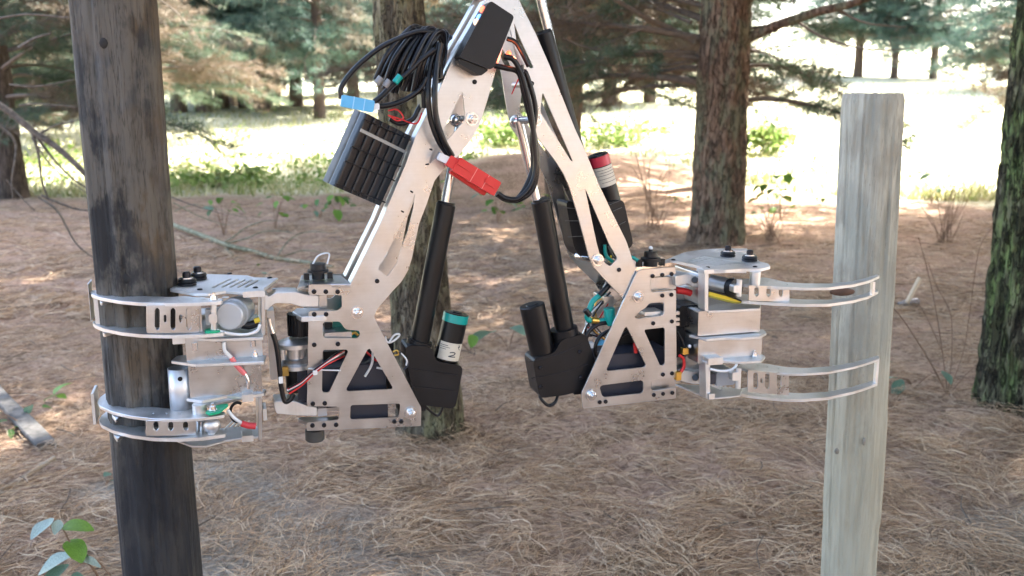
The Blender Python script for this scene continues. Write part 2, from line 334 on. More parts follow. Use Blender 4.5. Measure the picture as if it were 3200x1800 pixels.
# ------------------------------------------------------------------ pine needle litter: curved ribbons lying over each other
def litter(name, n, ylo, yhi, length, width, lift, seed, mats, keep_soil=0.55, margin=0.7, power=1.6, spread=0.62):
    g = np.random.default_rng(seed)
    u = g.random(n); y = (ylo ** (-power + 1) + u * (yhi ** (-power + 1) - ylo ** (-power + 1))) ** (1 / (-power + 1))
    x = (g.random(n) * 2 - 1) * (y * spread + margin)
    ang = np.zeros(n); z = np.zeros(n); keep = np.ones(n, bool)
    for i in range(n):
        xi, yi = x[i], y[i]
        cl = noise.noise(Vector((xi * 1.5, yi * 1.5, 21.0))); c2 = noise.noise(Vector((xi * 4.5, yi * 4.5, 12.0)))
        ang[i] = cl * 5 + c2 * 2.2
        dens = 0.45 + 1.5 * c2 + 0.9 * cl
        if g.random() > 0.16 + 0.84 * max(0, min(1, dens + 0.25)): keep[i] = False
        if yi < 6 and abs(xi) < 5:
            s = soil_at(xi, yi)
            if g.random() > 1 - s * (1 - keep_soil): keep[i] = False
        z[i] = ground_z(xi, yi) + lift * (0.15 + 1.0 * max(0, c2 + 0.3)) * g.random()
    x, y, z, ang = x[keep], y[keep], z[keep], ang[keep]; n = len(x)
    ang += g.normal(0, 0.85, n); L = length * (0.55 + 0.7 * g.random(n)); curv = g.normal(0, 1.1, n); W = width * (0.6 + 0.8 * g.random(n))
    tilt = g.normal(0, 0.12, n); arch = g.random(n) ** 2 * 0.16 * L
    S = 4; V = np.zeros((n, (S + 1) * 2, 3)); px = x.copy(); py = y.copy()
    a = ang - curv * 0.5
    roll = g.normal(0, 0.7, n)
    for k in range(S + 1):
        t = k / S
        ox = -np.sin(a) * W * 0.5; oy = np.cos(a) * W * 0.5
        zz = z + tilt * L * (t - 0.5) * 0.5 + arch * 4 * t * (1 - t) + 0.003
        w = 1.0 - 0.65 * t
        V[:, 2 * k, 0] = px + ox * w * np.cos(roll); V[:, 2 * k, 1] = py + oy * w * np.cos(roll); V[:, 2 * k, 2] = zz + W * 0.5 * w * np.sin(roll)
        V[:, 2 * k + 1, 0] = px - ox * w * np.cos(roll); V[:, 2 * k + 1, 1] = py - oy * w * np.cos(roll); V[:, 2 * k + 1, 2] = zz - W * 0.5 * w * np.sin(roll)
        px = px + np.cos(a) * L / S; py = py + np.sin(a) * L / S; a = a + curv / S
    base = np.arange(n)[:, None] * (2 * (S + 1)); F = []
    for k in range(S): F.append(np.stack([base[:, 0] + 2 * k, base[:, 0] + 2 * k + 1, base[:, 0] + 2 * k + 3, base[:, 0] + 2 * k + 2], 1))
    F = np.concatenate(F); t = np.repeat(np.clip(g.normal(0.5, 0.31, n), 0, 1), 2 * (S + 1))
    o = new_obj(name, np_mesh(name, V.reshape(-1, 3), F, mats, tint=t)); return o
needle_m = leafy('dry_needle', [(0.0, (0.12, 0.066, 0.034)), (0.35, (0.37, 0.220, 0.115)), (0.6, (0.53, 0.350, 0.20)), (1.0, (0.66, 0.50, 0.33))], trans=0.0, rough=0.6)
tag(litter('pine_needle_litter', 135000, 2.3, 7.5, 0.15, 0.0023, 0.075, 3, [needle_m]), 'loose dry brown pine needles lying in drifts over the forest floor', 'pine needles', kind='stuff')
tag(litter('pine_needle_litter', 45000, 6.5, 16.0, 0.20, 0.0065, 0.06, 4, [needle_m], margin=1.5), 'reddish brown pine needle carpet further back among the trunks', 'pine needles', kind='stuff')

# ------------------------------------------------------------------ trunks and crowns
def trunk_mb(path, radii, seg=28, step=0.07, ridge=0.02, seed=0, vs_=1.0):
    # path: points, radii at the same points; bark ridges are real relief
    mb = MB(); P = []; acc = [0.0]
    for a, b in zip(path[:-1], path[1:]): acc.append(acc[-1] + (Vector(b) - Vector(a)).length)
    n = max(4, int(acc[-1] / step)); rings = []; u = Vector((1, 0, 0)); v = Vector((0, 1, 0))
    for i in range(n + 1):
        s = acc[-1] * i / n; k = 0
        while k < len(acc) - 2 and s > acc[k + 1]: k += 1
        t = (s - acc[k]) / (acc[k + 1] - acc[k]); c = Vector(path[k]).lerp(Vector(path[k + 1]), t); r = radii[k] + (radii[k + 1] - radii[k]) * t
        ring = []
        for j in range(seg):
            a = 2 * math.pi * j / seg; q = Vector((math.cos(a) * 3.4 / max(0.4, r * 3), math.sin(a) * 3.4 / max(0.4, r * 3), s * 1.3 * vs_ + seed))
            d = min(abs(noise.noise(q * 1.9)) * 3.0, 0.9) - 0.5 + 0.35 * noise.noise(q * 4.7) + 0.22 * noise.noise(q * 11)
            ring.append(c + (u * math.cos(a) + v * math.sin(a)) * (r + ridge * d))
        rings.append(ring)
    mb.loft(rings); return mb
def bough_set(seed, z0, z1, rmax, nb, spacing=0.085, nn=16, nl=0.13, nw=0.005, brown=0.25, droop=0.35, start=0.3, hole=0.0, bias=1.0, az0=0.0, az1=6.2832):
    g = np.random.default_rng(seed); O = []; A = []; T = []; br = MB()
    for i in range(nb):
        hf = ((i + g.random()) / nb) ** bias; h = z0 + (z1 - z0) * hf; az = az0 + (az1 - az0) * ((i * 0.618 + 0.15 * g.random()) % 1.0)
        L = rmax * (1 - 0.88 * hf ** 1.3) * (0.65 + 0.5 * g.random()); rise = 0.25 * g.random() + 0.1 + 0.3 * hf; sag = droop * (0.5 + g.random()) * (1 - 0.6 * hf)
        dr = Vector((math.cos(az), math.sin(az), 0)); side = Vector((-dr.y, dr.x, 0)); wob = g.normal(0, 0.08, 2)
        f = lambda t: Vector((0, 0, h)) + dr * L * t + Vector((0, 0, (rise * t - sag * t * t) * L)) + side * (wob[0] * math.sin(t * 3) * L)
        br.tube([f(t) for t in (0, 0.25, 0.5, 0.75, 1)], 0.012 + 0.011 * L, 5, 2, r1=0.004)
        dead = g.random() < brown * (1.5 - hf); nt_ = max(4, int(L * 6))
        for k in range(nt_):
            t = start + (1 - start) * (k + g.random()) / nt_; p = f(t); sg = 1 if (k + i) % 2 else -1
            tl = L * 0.34 * (1.15 - t) * (0.6 + 0.7 * g.random()) + 0.12
            d = (dr * (0.55 + 0.3 * g.random()) + side * sg * (0.5 + 0.5 * g.random()) + Vector((0, 0, g.normal(0.02, 0.25)))).normalized()
            e = p + d * tl + Vector((0, 0, -0.10 * tl))
            br.tube([p, p.lerp(e, 0.5) + Vector((0, 0, 0.03)), e], 0.006, 3, 1, r1=0.003)
            m = max(2, int(tl / spacing)); td = (0.86 if g.random() < 0.75 else 0.66) if (dead or g.random() < brown * 0.4) else 0.12 + 0.36 * g.random()
            for q in range(m):
                if hole and g.random() < hole: continue
                O.append(p.lerp(e, (q + 0.7) / m)); A.append(d); T.append(min(1, max(0, td + g.normal(0, 0.05))))
    O = np.array([tuple(o) for o in O]); A = np.array([tuple(a) for a in A]); T = np.array(T); n = len(O)
    O = np.repeat(O, nn, 0); A = np.repeat(A, nn, 0); T = np.repeat(T, nn) + g.normal(0, 0.05, n * nn)
    D = A * 0.55 + g.normal(0, 0.55, A.shape); D /= np.linalg.norm(D, axis=1, keepdims=True)
    S = np.cross(D, g.normal(0, 1, D.shape)); S /= np.linalg.norm(S, axis=1, keepdims=True) + 1e-9
    ln = nl * (0.7 + 0.6 * g.random(len(O)))[:, None]; O = O + g.normal(0, 0.02, O.shape)
    V = np.stack([O - S * nw * 0.5, O + S * nw * 0.5, O + D * ln], 1).reshape(-1, 3); F = np.arange(len(V)).reshape(-1, 3)
    return V, F, np.clip(np.repeat(T, 3), 0, 1), br
GREEN = [(0.0, (0.030, 0.054, 0.034)), (0.25, (0.062, 0.104, 0.060)), (0.5, (0.115, 0.160, 0.098)), (0.6, (0.105, 0.10, 0.066)), (0.8, (0.145, 0.108, 0.072)), (1.0, (0.21, 0.16, 0.115))]
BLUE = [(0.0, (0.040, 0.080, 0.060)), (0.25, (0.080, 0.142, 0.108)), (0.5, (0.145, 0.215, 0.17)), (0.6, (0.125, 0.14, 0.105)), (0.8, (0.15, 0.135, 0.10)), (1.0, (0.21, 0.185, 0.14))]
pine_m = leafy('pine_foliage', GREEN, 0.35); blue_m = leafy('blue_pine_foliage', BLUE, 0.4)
bark_red = woody('bark_red_brown', (0.05, 0.033, 0.022), (0.19, 0.122, 0.080), (0.33, 0.225, 0.155), (34, 34, 6), 1.0, patch=(0.20, 0.195, 0.12), patch_lo=0.46, patch_hi=0.60, bdist=0.03, crack=((22, 22, 4), 0.04, (0.030, 0.020, 0.014), 0.7))
bark_moss = woody('bark_mossy', (0.036, 0.03, 0.02), (0.16, 0.15, 0.085), (0.30, 0.27, 0.18), (34, 34, 7), 1.0, patch=(0.15, 0.215, 0.065), patch_lo=0.40, patch_hi=0.58, fine=(0.035, 0.026, 0.018), bdist=0.025, crack=((26, 26, 6), 0.05, (0.02, 0.015, 0.010), 0.8))
bark_lichen = woody('bark_lichen_green', (0.045, 0.032, 0.022), (0.155, 0.125, 0.085), (0.27, 0.235, 0.175), (38, 38, 9), 1.0, patch=(0.20, 0.185, 0.095), patch_lo=0.42, patch_hi=0.60, fine=(0.06, 0.042, 0.028), bdist=0.02, crack=((34, 34, 9), 0.03, (0.03, 0.022, 0.015), 0.8))
bark_dark = woody('bark_dark', (0.018, 0.014, 0.011), (0.075, 0.055, 0.042), (0.15, 0.115, 0.09), (26, 26, 5), 0.9)
bark_far = woody('bark_far_grey', (0.05, 0.035, 0.03), (0.12, 0.085, 0.07), (0.19, 0.15, 0.13), (14, 14, 3), 0.5)
twig_m = mat('grey_twig_bark', (0.135, 0.108, 0.085), 0.9, var=0.35, vscale=20)
def crown_pair(name, *a, m=pine_m, **k):
    V, F, T, br = bough_set(*a, **k); me = np_mesh('crown', V, F, [m], tint=T); bme = br.mesh('branches'); bme.materials.append(twig_m); return me, bme
def tree(name, label, base, path, radii, bark, crown, group=None, ridge=0.02, seed=0, seg=28, step=0.07, crown_off=(0, 0, 0), rot=0.0, scale=1.0, shared=None, cat='tree'):
    root = empty(name, base); tag(root, label, cat, group)
    if shared: t = new_obj('trunk', shared, root); t.scale = (radii[0], radii[0], 1)
    else: t = trunk_mb(path, radii, seg, step, ridge, seed).build('trunk', bark, root)
    if crown:
        for nm, me in zip(('crown', 'branches'), crown):
            o = new_obj(nm, me, root); o.location = crown_off; o.rotation_euler = (0, 0, rot); o.scale = (scale, scale, scale)
    return root

# crown stock: a tall shading pine, a low sweeping pine, far bluish pines
CR_tall = crown_pair('tall', 1, 4.2, 19.0, 4.4, 62, spacing=0.17, nn=18, nl=0.30, nw=0.042, brown=0.1, droop=0.3, start=0.12)
CR_low = [crown_pair('low', 20 + k, 1.7, 13.0, 3.9, 44, spacing=0.12, nn=15, nl=0.15, nw=0.007, brown=0.14, droop=0.42, start=0.25) for k in range(2)]
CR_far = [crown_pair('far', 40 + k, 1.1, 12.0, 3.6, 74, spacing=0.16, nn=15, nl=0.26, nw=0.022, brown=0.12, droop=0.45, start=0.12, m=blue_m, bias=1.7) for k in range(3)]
BEHIND = (R(-25), R(205))
CR_skirt = [crown_pair('skirt', 60 + k, 1.75, 4.2, 4.0, 34, spacing=0.10, nn=18, nl=0.18, nw=0.010, brown=0.28, droop=0.34, start=0.28, az0=BEHIND[0], az1=BEHIND[1]) for k in range(2)]
CR_side = crown_pair('side', 66, 1.8, 4.2, 3.6, 26, spacing=0.10, nn=18, nl=0.18, nw=0.010, brown=0.28, droop=0.30, start=0.28, az0=R(70), az1=R(205))
un_trunk = trunk_mb([(0, 0, -0.3), (0, 0, 1.0), (0.05, 0, 6), (0, 0.05, 12.5)], [1.2, 1.0, 0.75, 0.12], 12, 0.5, 0.06, 3).mesh('trunk'); un_trunk.materials.append(bark_far)

# the slender lichen-covered trunk just behind the robot
b = on_ground(1345, 1345); top = at(1243, 0, b.y + 0.05); k = Vector((top.x - b.x, top.y - b.y, 0)) / (top.z - b.z)
path = [Vector((0, 0, -0.15)), Vector((0, 0, 0.05)), k * 0.6 + Vector((0, 0, 0.6)), k * 2 + Vector((0, 0, 2.0)), k * 4 + Vector((0, 0, 4.5)), k * 5 + Vector((0, 0, 13))]
tree('pine_tree', 'slender lichen-covered pine trunk standing close behind the battery side of the robot', b, path, [0.185, 0.158, 0.135, 0.108, 0.09, 0.03], bark_lichen, CR_tall, ridge=0.013, seed=2, seg=72, step=0.02, crown_off=(k.x * 4.6, k.y * 4.6, 3.0), rot=1.0)
# the big red-brown pine with long limbs
b2 = on_ground(2237, 752); w = 2886 / b2.y
path = [Vector((0, 0, -0.2)), Vector((0, 0, 0.0)), Vector((0.01, 0, 0.3)), Vector((0.0, 0, 1.6)), Vector((0.02, 0, 4)), Vector((0, 0, 15))]
big = tree('pine_tree', 'big red-brown pine trunk with long bare limbs, clear of the robot and the posts', b2, path, [182 / 2 / w, 176 / 2 / w, 158 / 2 / w, 152 / 2 / w, 0.25, 0.05], bark_red, None, ridge=0.034, seed=9, seg=64, step=0.04)
def limb(root, base, pts, r0, r1, name='limb', mt=None):
    q = [Vector(p) - Vector(base) for p in pts]; return MB().tube(q, r0, 7, 6, r1=r1).build(name, mt or twig_m, root)
D2 = b2.y
limb(big, b2, [at(2305, 135, D2), at(2420, 82, D2 - 0.3), at(2560, 35, D2 - 0.6), at(2680, 5, D2 - 0.9), at(2900, -90, D2 - 1.2)], 0.062, 0.03, mt=bark_red)
limb(big, b2, [at(2170, 130, D2), at(2080, 85, D2), at(1990, 40, D2 - 0.2), at(1880, -30, D2 - 0.3)], 0.045, 0.02)
limb(big, b2, [at(2170, 165, D2), at(2040, 163, D2 - 0.2), at(1930, 160, D2 - 0.3), at(1840, 150, D2 - 0.4), at(1760, 120, D2 - .4)], 0.024, 0.010)
limb(big, b2, [at(1860, 150, D2 - 0.3), at(1960, 110, D2 - 0.3), at(2030, 80, D2 - 0.3)], 0.016, 0.008)
limb(big, b2, [at(2170, 190, D2), at(2060, 205, D2 + 0.3), at(1940, 205, D2 + 0.3), at(1820, 203, D2 + 0.3)], 0.018, 0.007)
limb(big, b2, [at(2160, 70, D2), at(2020, 20, D2 + 0.4), at(1900, 45, D2 + 0.4), at(1790, 65, D2 + 0.4)], 0.022, 0.009)
limb(big, b2, [at(2480, 60, D2 - .4), at(2580, 120, D2 - 0.5), at(2720, 155, D2 - 0.7), at(2860, 150, D2 - 0.9)], 0.016, 0.006)
limb(big, b2, [at(2600, 20, D2 - .6), at(2700, 70, D2 - 0.8), at(2830, 85, D2 - 0.9)], 0.016, 0.006)
bough = CR_low[0]
for nm, me in zip(('crown', 'branches'), bough):
    o = new_obj(nm, me, big); o.location = (0.1, 0.2, 2.2); o.rotation_euler = (0, 0, 0.6)
for nm, me in zip(('crown', 'branches'), CR_side): new_obj(nm, me, big).location = (0, 0.1, -0.15)
for nm, me in zip(('crown', 'branches'), crown_pair('short', 67, 1.7, 3.6, 2.3, 13, spacing=0.085, nn=20, nl=0.18, nw=0.010, brown=0.22, droop=0.40, start=0.30, az0=R(-12), az1=R(75))): new_obj(nm, me, big).location = (0, 0.1, -0.2)
for nm, me in zip(('crown', 'branches'), CR_tall):
    o = new_obj(nm, me, big); o.location = (0, 0, 0.6); o.rotation_euler = (0, 0, 1.3)
# mossy furrowed trunk
b3 = on_ground(3172, 1262); t3 = at(3300, 0, b3.y); k = Vector((t3.x - b3.x, 0, 0)) / (t3.z - b3.z)
path = [Vector((0, 0, -0.2)), Vector((0, 0, 0.0)), k * 0.35 + Vector((0, 0, 0.35)), k * 2 + Vector((0, 0, 2)), k * 4 + Vector((0, 0, 5)), k * 5 + Vector((0, 0, 16))]
tree('pine_tree', 'mossy green furrowed pine trunk beyond the pale post', b3, path, [0.215, 0.19, 0.172, 0.155, 0.14, 0.04], bark_moss, CR_tall, ridge=0.030, seed=5, seg=90, step=0.02, crown_off=(k.x * 4.5, k.y * 4.5, 3.0), rot=2.2)
# brown pine half hidden by the robot's leg
b4 = on_ground(1757, 640); w = 2886 / b4.y
path = [Vector((0, 0, -0.2)), Vector((0, 0, 0.2)), Vector((0, 0, 2.0)), Vector((-0.02, 0, 4)), Vector((0, 0, 14))]
t4 = tree('pine_tree', 'brown pine trunk half hidden behind the leg with the red-banded motor', b4, path, [0.30, 0.27, 116 / 2 / w, 0.24, 0.05], bark_red, CR_low[1], ridge=0.02, seed=19, seg=36, step=0.07, crown_off=(0, 0.2, 2.0), rot=0.4)
for nm, me in zip(('crown', 'branches'), CR_skirt[1]): new_obj(nm, me, t4).location = (0, 0.1, -0.2)
for nm, me in zip(('crown', 'branches'), CR_tall): new_obj(nm, me, t4).location = (0, 0, 0.9)
# dark pine with dead branches at the edge of the sunlit field
b5 = on_ground(28, 618); w = 2886 / b5.y
path = [Vector((0, 0, -0.2)), Vector((0, 0, 0.0)), Vector((0, 0, 0.8)), Vector((-0.05, 0, 3)), Vector((0, 0, 14))]
t5 = tree('pine_tree', 'dark pine trunk among bare dead branches, beyond the dark weathered pole', b5, path, [0.36, 0.32, 0.26, 0.24, 0.05], bark_dark, CR_low[0], ridge=0.025, seed=29, seg=36, step=0.07, crown_off=(0, -0.3, 2.0), rot=3.9)
for nm, me in zip(('crown', 'branches'), CR_skirt[0]):
    o = new_obj(nm, me, t5); o.rotation_euler = (0, 0, R(-40)); o.location = (0, 0, -0.5)
# pines at the far side of the field, grey trunks one can count
far_spec = [(560, 350, 44), (640, 346, 50), (693, 342, 42), (737, 326, 40), (768, 340, 40), (822, 345, 66), (926, 334, 40), (1000, 372, 34), (2680, 240, 26), (2793, 246, 20), (2915, 246, 22), (1105, 335, 36), (1560, 338, 36), (1905, 330, 40), (2030, 322, 36)]
fl = {0: 'grey pine trunk at the far side of the sunlit field', 8: 'thin pale pine trunk far up the sunlit slope above the pale post'}
for i, (px, py, wd) in enumerate(far_spec):
    p = on_ground(px, py); s = 0.8 + 0.4 * rnd.random(); r = min(0.32, wd / 2 / (2886 / p.y))
    g_ = 'pines on the slope above the pale post' if 8 <= i < 11 else 'pines across the sunlit field'
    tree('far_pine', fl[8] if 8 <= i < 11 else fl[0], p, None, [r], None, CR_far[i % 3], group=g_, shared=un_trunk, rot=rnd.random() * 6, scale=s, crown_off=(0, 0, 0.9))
for (x, y, cr, rz_, zo, lab) in ((-11.5, 19.5, 0, -0.6, -0.7, 'drooping brown-green pine behind the dark pine'), (-9.9, 24.5, 1, 0.3, -0.6, 'green pine with low brown boughs standing in the sunlit field'), (10.8, 14.5, 1, 0.5, -0.2, 'brown-tipped pine with drooping boughs beyond the mossy trunk'), (-14.5, 26.0, 0, 0.0, -0.8, 'green pine near the far corner of the sunlit field')):
    t = tree('pine_tree', lab, (x, y, ground_z(x, y) - .05), [Vector((0, 0, -.2)), Vector((0, 0, .2)), Vector((0, 0, 4)), Vector((0, 0, 13))], [.25, .22, .18, .04], bark_dark, CR_low[cr], crown_off=(0, 0, .2), rot=rz_, seed=x, seg=20, step=.15)
    for nm, me in zip(('crown', 'branches'), CR_skirt[cr]):
        for q in (0, 1):
            o = new_obj(nm, me, t); o.location = (0, 0, zo + .15 * q); o.rotation_euler = (0, 0, rz_ + math.pi * q)
k = 0
for row, (Y, n, span) in enumerate(((43, 8, 26), (56, 9, 36), (74, 10, 50))):
    for i in range(n):
        x = -span + 2 * span * (i + 0.5 + 0.5 * (rnd.random() - 0.5)) / n; y = Y + rnd.uniform(-3, 3)
        if 9 < x * 50 / y < 24: continue
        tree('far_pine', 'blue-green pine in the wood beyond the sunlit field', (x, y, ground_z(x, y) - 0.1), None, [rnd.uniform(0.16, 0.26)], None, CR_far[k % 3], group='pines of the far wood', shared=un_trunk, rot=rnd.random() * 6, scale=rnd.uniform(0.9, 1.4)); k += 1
# unseen canopy pines added to block the sun, some hidden behind visible trunks
for (x, y) in ((7.0, 6.4), (9.2, 9.4), (11.0, 12.4), (7.6, 3.0), (12.2, 6.8), (14.6, 10.4), (10.6, 4.2), (15.4, 13.8), (17.5, 9.6), (5.8, 0.6), (18.4, 14.2), (12.6, 15.4), (-2.2, 18.6), (-7.2, 17.6), (3.9, 17.4), (1.1, 20.5), (4.75, 22.0), (-4.4, -6.5), (4.4, -6.0)):
    t = tree('unseen_pine', 'tall unseen pine added so its high crown shades the clearing', (x, y, 0), None, [rnd.uniform(0.16, 0.22)], None, CR_tall, group='tall unseen pines shading the clearing', shared=un_trunk, rot=rnd.random() * 6, scale=rnd.uniform(0.92, 1.12))

for i, (x, y) in enumerate(((-5.0, -9.5), (-1.0, -10.2), (3.2, -9.6), (7.4, -9.8), (-8.8, -8.4), (11.5, -8.0))):  # unseen pines added behind the viewer to darken the plate reflections
    tree('unseen_pine', 'low-branched pine added unseen behind the viewer to darken metal reflections', (x, y, 0), None, [.2], None, CR_low[i % 2], group='unseen low pines added behind the viewer', shared=un_trunk, rot=rnd.random() * 6, scale=1.15, crown_off=(0, 0, -1.0))

# ------------------------------------------------------------------ posts
def post(name, label, p0, p1, r0, r1, m, seed, rough=0.0025, ncrack=16, step=None):
    d = p1 - p0; n = int(d.length / 0.016); mb = MB(); rings = []; seg = 150; q_ = random.Random(int(seed * 10)); cr = []
    for i in range(ncrack): z0 = q_.uniform(0, d.length * .9); cr.append((q_.uniform(0, 6.283), z0, z0 + q_.uniform(.15, 1.3), q_.uniform(.022, .05), q_.uniform(.0018, .0048), q_.uniform(0, 9)))
    for i in range(n + 1):
        t = i / n; c = d * t; r = r0 + (r1 - r0) * t; ring = []
        for j in range(seg):
            a = 2 * math.pi * j / seg; ca, sa = math.cos(a), math.sin(a)
            e = noise.noise(Vector((ca * 2.2, sa * 2.2, c.z * 1.1 + seed))) * rough * 2.0 + noise.noise(Vector((ca * 9, sa * 9, c.z * 1.6 + seed))) * rough * 0.8 + noise.noise(Vector((ca * 24, sa * 24, c.z * 5 + seed))) * rough * 0.3
            fl = noise.noise(Vector((ca * 4 + 5, sa * 4, c.z * 2.6 + seed)))
            if fl > 0.22: e -= rough * 0.7 * min(1.0, (fl - .22) * 14)          # shallow flaked-off areas with a real step
            for a0, z0, z1, w, dp, ph in cr:
                if z0 < c.z < z1:
                    da = (a - a0 - 0.05 * math.sin(c.z * 3 + ph) - 0.02 * math.sin(c.z * 17 + ph) + math.pi) % (2 * math.pi) - math.pi
                    if abs(da) < w: e -= dp * (1 - abs(da) / w) * min(1, (c.z - z0) * 12, (z1 - c.z) * 12)
            if step and c.z < step + 0.006 * math.sin(a * 2 + 1) + 0.004 * math.sin(a * 5): e -= 0.0022
            if i == n: e -= 0.003 + 0.004 * max(0, noise.noise(Vector((ca * 3, sa * 3, seed))))
            if i == 0: e -= 0.004
            ring.append(c + Vector((ca, sa, 0)) * (r + e) + (Vector((0, 0, 0.003 * noise.noise(Vector((ca * 5, sa * 5, 1))))) if i == n else Vector()))
        rings.append(ring)
    o = mb.loft(rings).build(name, m); o.location = p0; return tag(o, label, 'post')


# ------------------------------------------------------------------ the climbing robot: its own frame, X along the robot, Y away from the viewer
YAW = R(17.0); O_ = Vector((0, 1.80, 0)); EX = Vector((math.cos(YAW), math.sin(YAW), 0)); EN = Vector((-math.sin(YAW), math.cos(YAW), 0))
def loc3(p): q = p - O_; return Vector((q.dot(EX), q.dot(EN), q.z))
def L(px, py, n=0.0):
    d = ray(px, py); t = (n - (EYE - O_).dot(EN)) / d.dot(EN); return loc3(EYE + d * t)
def H(px, py, z):
    d = ray(px, py); t = (z - EYE.z) / d.z; return loc3(EYE + d * t)
def crop(x0, y0, k): return lambda x, y: (x0 + x / k, y0 + y / k)
c1 = crop(200, 800, 2.337); c2 = crop(800, 800, 2.337); c3 = crop(1000, 0, 2.07); c4 = crop(1550, 400, 2.415); r1 = crop(1600, 750, 2.635); r2 = crop(2050, 740, 2.5875); pp = lambda x, y: (x, y)
def sz(c, pts, n=0.0): return [(v.x, v.z) for v in (L(*c(*p), n) for p in pts)]
def sn_(c, pts, z): return [(v.x, v.y) for v in (H(*c(*p), z) for p in pts)]
def LC(c, x, y, n=0.0): return L(*c(x, y), n)

alu = brushed('brushed_aluminium', (0.52, 0.53, 0.545), 0.22, 0.44)
alu_b = brushed('bright_aluminium', (0.70, 0.70, 0.70), 0.36, 0.58, (260, 4, 4))
alu_m = brushed('milled_aluminium', (0.52, 0.52, 0.53), 0.26, 0.45, (200, 200, 30))
steel = mat('zinc_steel', (0.72, 0.73, 0.75), 0.22, 1.0)
blk_p = mat('black_plastic', (0.0075, 0.0075, 0.009), 0.40, bump=0.06, bscale=300, var=0.3, vscale=30, spec=0.32)
blk_t = mat('black_anodised', (0.006, 0.006, 0.007), 0.36, bump=0.03, bscale=250, var=0.3, vscale=25, spec=0.32)
blk_c = mat('black_cable', (0.006, 0.006, 0.008), 0.30, spec=0.4)
blk_s = mat('black_screw', (0.03, 0.03, 0.035), 0.3, 0.8)
navy = mat('dark_blue_grey_box', (0.020, 0.022, 0.036), 0.45, var=0.15)
wrap = mat('black_shrink_wrap', (0.008, 0.008, 0.010), 0.36, bump=0.08, bscale=120)
greyw = mat('grey_cell_end', (0.11, 0.11, 0.105), 0.5, var=0.4, vscale=40)
red_p = mat('red_plastic', (0.62, 0.022, 0.022), 0.38)
blue_p = mat('light_blue_plastic', (0.10, 0.42, 0.72), 0.4)
teal = mat('teal_tape', (0.0, 0.30, 0.27), 0.3)
green_p = mat('green_insulation', (0.0, 0.36, 0.17), 0.4)
white_p = mat('white_insulation', (0.72, 0.72, 0.72), 0.45)
yellow_p = mat('yellow_insulation', (0.70, 0.52, 0.03), 0.45)
paper = mat('paper_label', (0.60, 0.55, 0.45), 0.7, var=0.08)
ink = mat('dark_ink', (0.05, 0.05, 0.06), 0.7)
redtape = mat('red_tape', (0.50, 0.025, 0.055), 0.3)
brass = mat('brass', (0.75, 0.48, 0.12), 0.3, 1.0)

robot = empty('climbing_robot', O_, YAW)
tag(robot, 'two-legged aluminium pole-climbing robot with black actuators, clamped on the dark pole', 'robot')

# shared small hardware: heads point towards the viewer side (-Y)
_scr = MB(); _scr.rod((0, 0, 0), (0, -0.0035, 0), [(0, 0.0046), (0.6, 0.0044), (1, 0.0030), (1, 0.0018), (0.6, 0.0016)], 10); SCREW = _scr.mesh('screw'); SCREW.materials.append(blk_s)
_b = MB(); _b.rod((0, 0, 0), (0, -0.002, 0), [(0, 0.0125), (1, 0.0125)], 20); _b.rod((0, -0.002, 0), (0, -0.0095, 0), [(0, 0.0090), (0.85, 0.0090), (1, 0.0075)], 6); _b.rod((0, -0.0095, 0), (0, -0.015, 0), [(0, 0.0048), (0.8, 0.0048), (1, 0.0035)], 12)
BOLT = _b.mesh('pivot_bolt'); BOLT.materials.append(steel)
_n = MB(); _n.rod((0, 0, 0), (0, 0, 0.0015), [(0, 0.0075), (1, 0.0075)], 14); _n.rod((0, 0, 0.0015), (0, 0, 0.008), [(0, 0.0062), (1, 0.0058)], 6); _n.rod((0, 0, 0.008), (0, 0, 0.013), [(0, 0.0032), (1, 0.003)], 8)
NUT = _n.mesh('nut'); NUT.materials.append(steel)
_k = MB(); _k.rod((0, 0, 0), (0, 0, 0.0025), [(0, 0.005), (0.5, 0.005), (1, 0.0032)], 10); CAPS = _k.mesh('cap_screw'); CAPS.materials.append(blk_s)
def hw(me, p, parent, name=None):
    o = new_obj(name or me.name.split('.')[0], me, parent); o.location = p; return o
def screws(c, pts, parent, me=SCREW, n=-0.0005): return [hw(me, LC(c, x, y, n), parent) for x, y in pts]
def rounded(pts, r=0.004, k=2):
    out = []; n = len(pts)
    for i in range(n):
        a, b, c = Vector(pts[i - 1]), Vector(pts[i]), Vector(pts[(i + 1) % n]); u = a - b; v = c - b
        q = min(r, u.length * 0.4, v.length * 0.4)
        if q < 1e-5: continue
        p0 = b + u.normalized() * q; p1 = b + v.normalized() * q
        for t in range(k + 1): s = t / k; out.append(tuple(p0 * (1 - s) ** 2 + b * 2 * s * (1 - s) + p1 * s * s))
    return out
def soft(o, w=0.0009):
    # worn edges of the cut sheet: weld the loops, then a narrow chamfer
    import bmesh
    bm = bmesh.new(); bm.from_mesh(o.data); bmesh.ops.remove_doubles(bm, verts=bm.verts, dist=1e-6); bmesh.ops.recalc_face_normals(bm, faces=bm.faces)
    bmesh.ops.dissolve_limit(bm, angle_limit=0.02, verts=bm.verts, edges=bm.edges); bm.to_mesh(o.data); bm.free()
    b = o.modifiers.new('bevel', 'BEVEL'); b.width = w; b.segments = 1; b.limit_method = 'ANGLE'; b.angle_limit = R(60); return o
def vplate(name, outer, holes, n0, th, m=alu, parent=robot, label=None, rr=0.003):
    mb = MB().prism(rounded(outer, rr), [rounded(h, 0.004) for h in holes], lambda p: (p[0], n0, p[1]), lambda p: (p[0], n0 + th, p[1])); return soft(mb.build(name, m, parent, label))
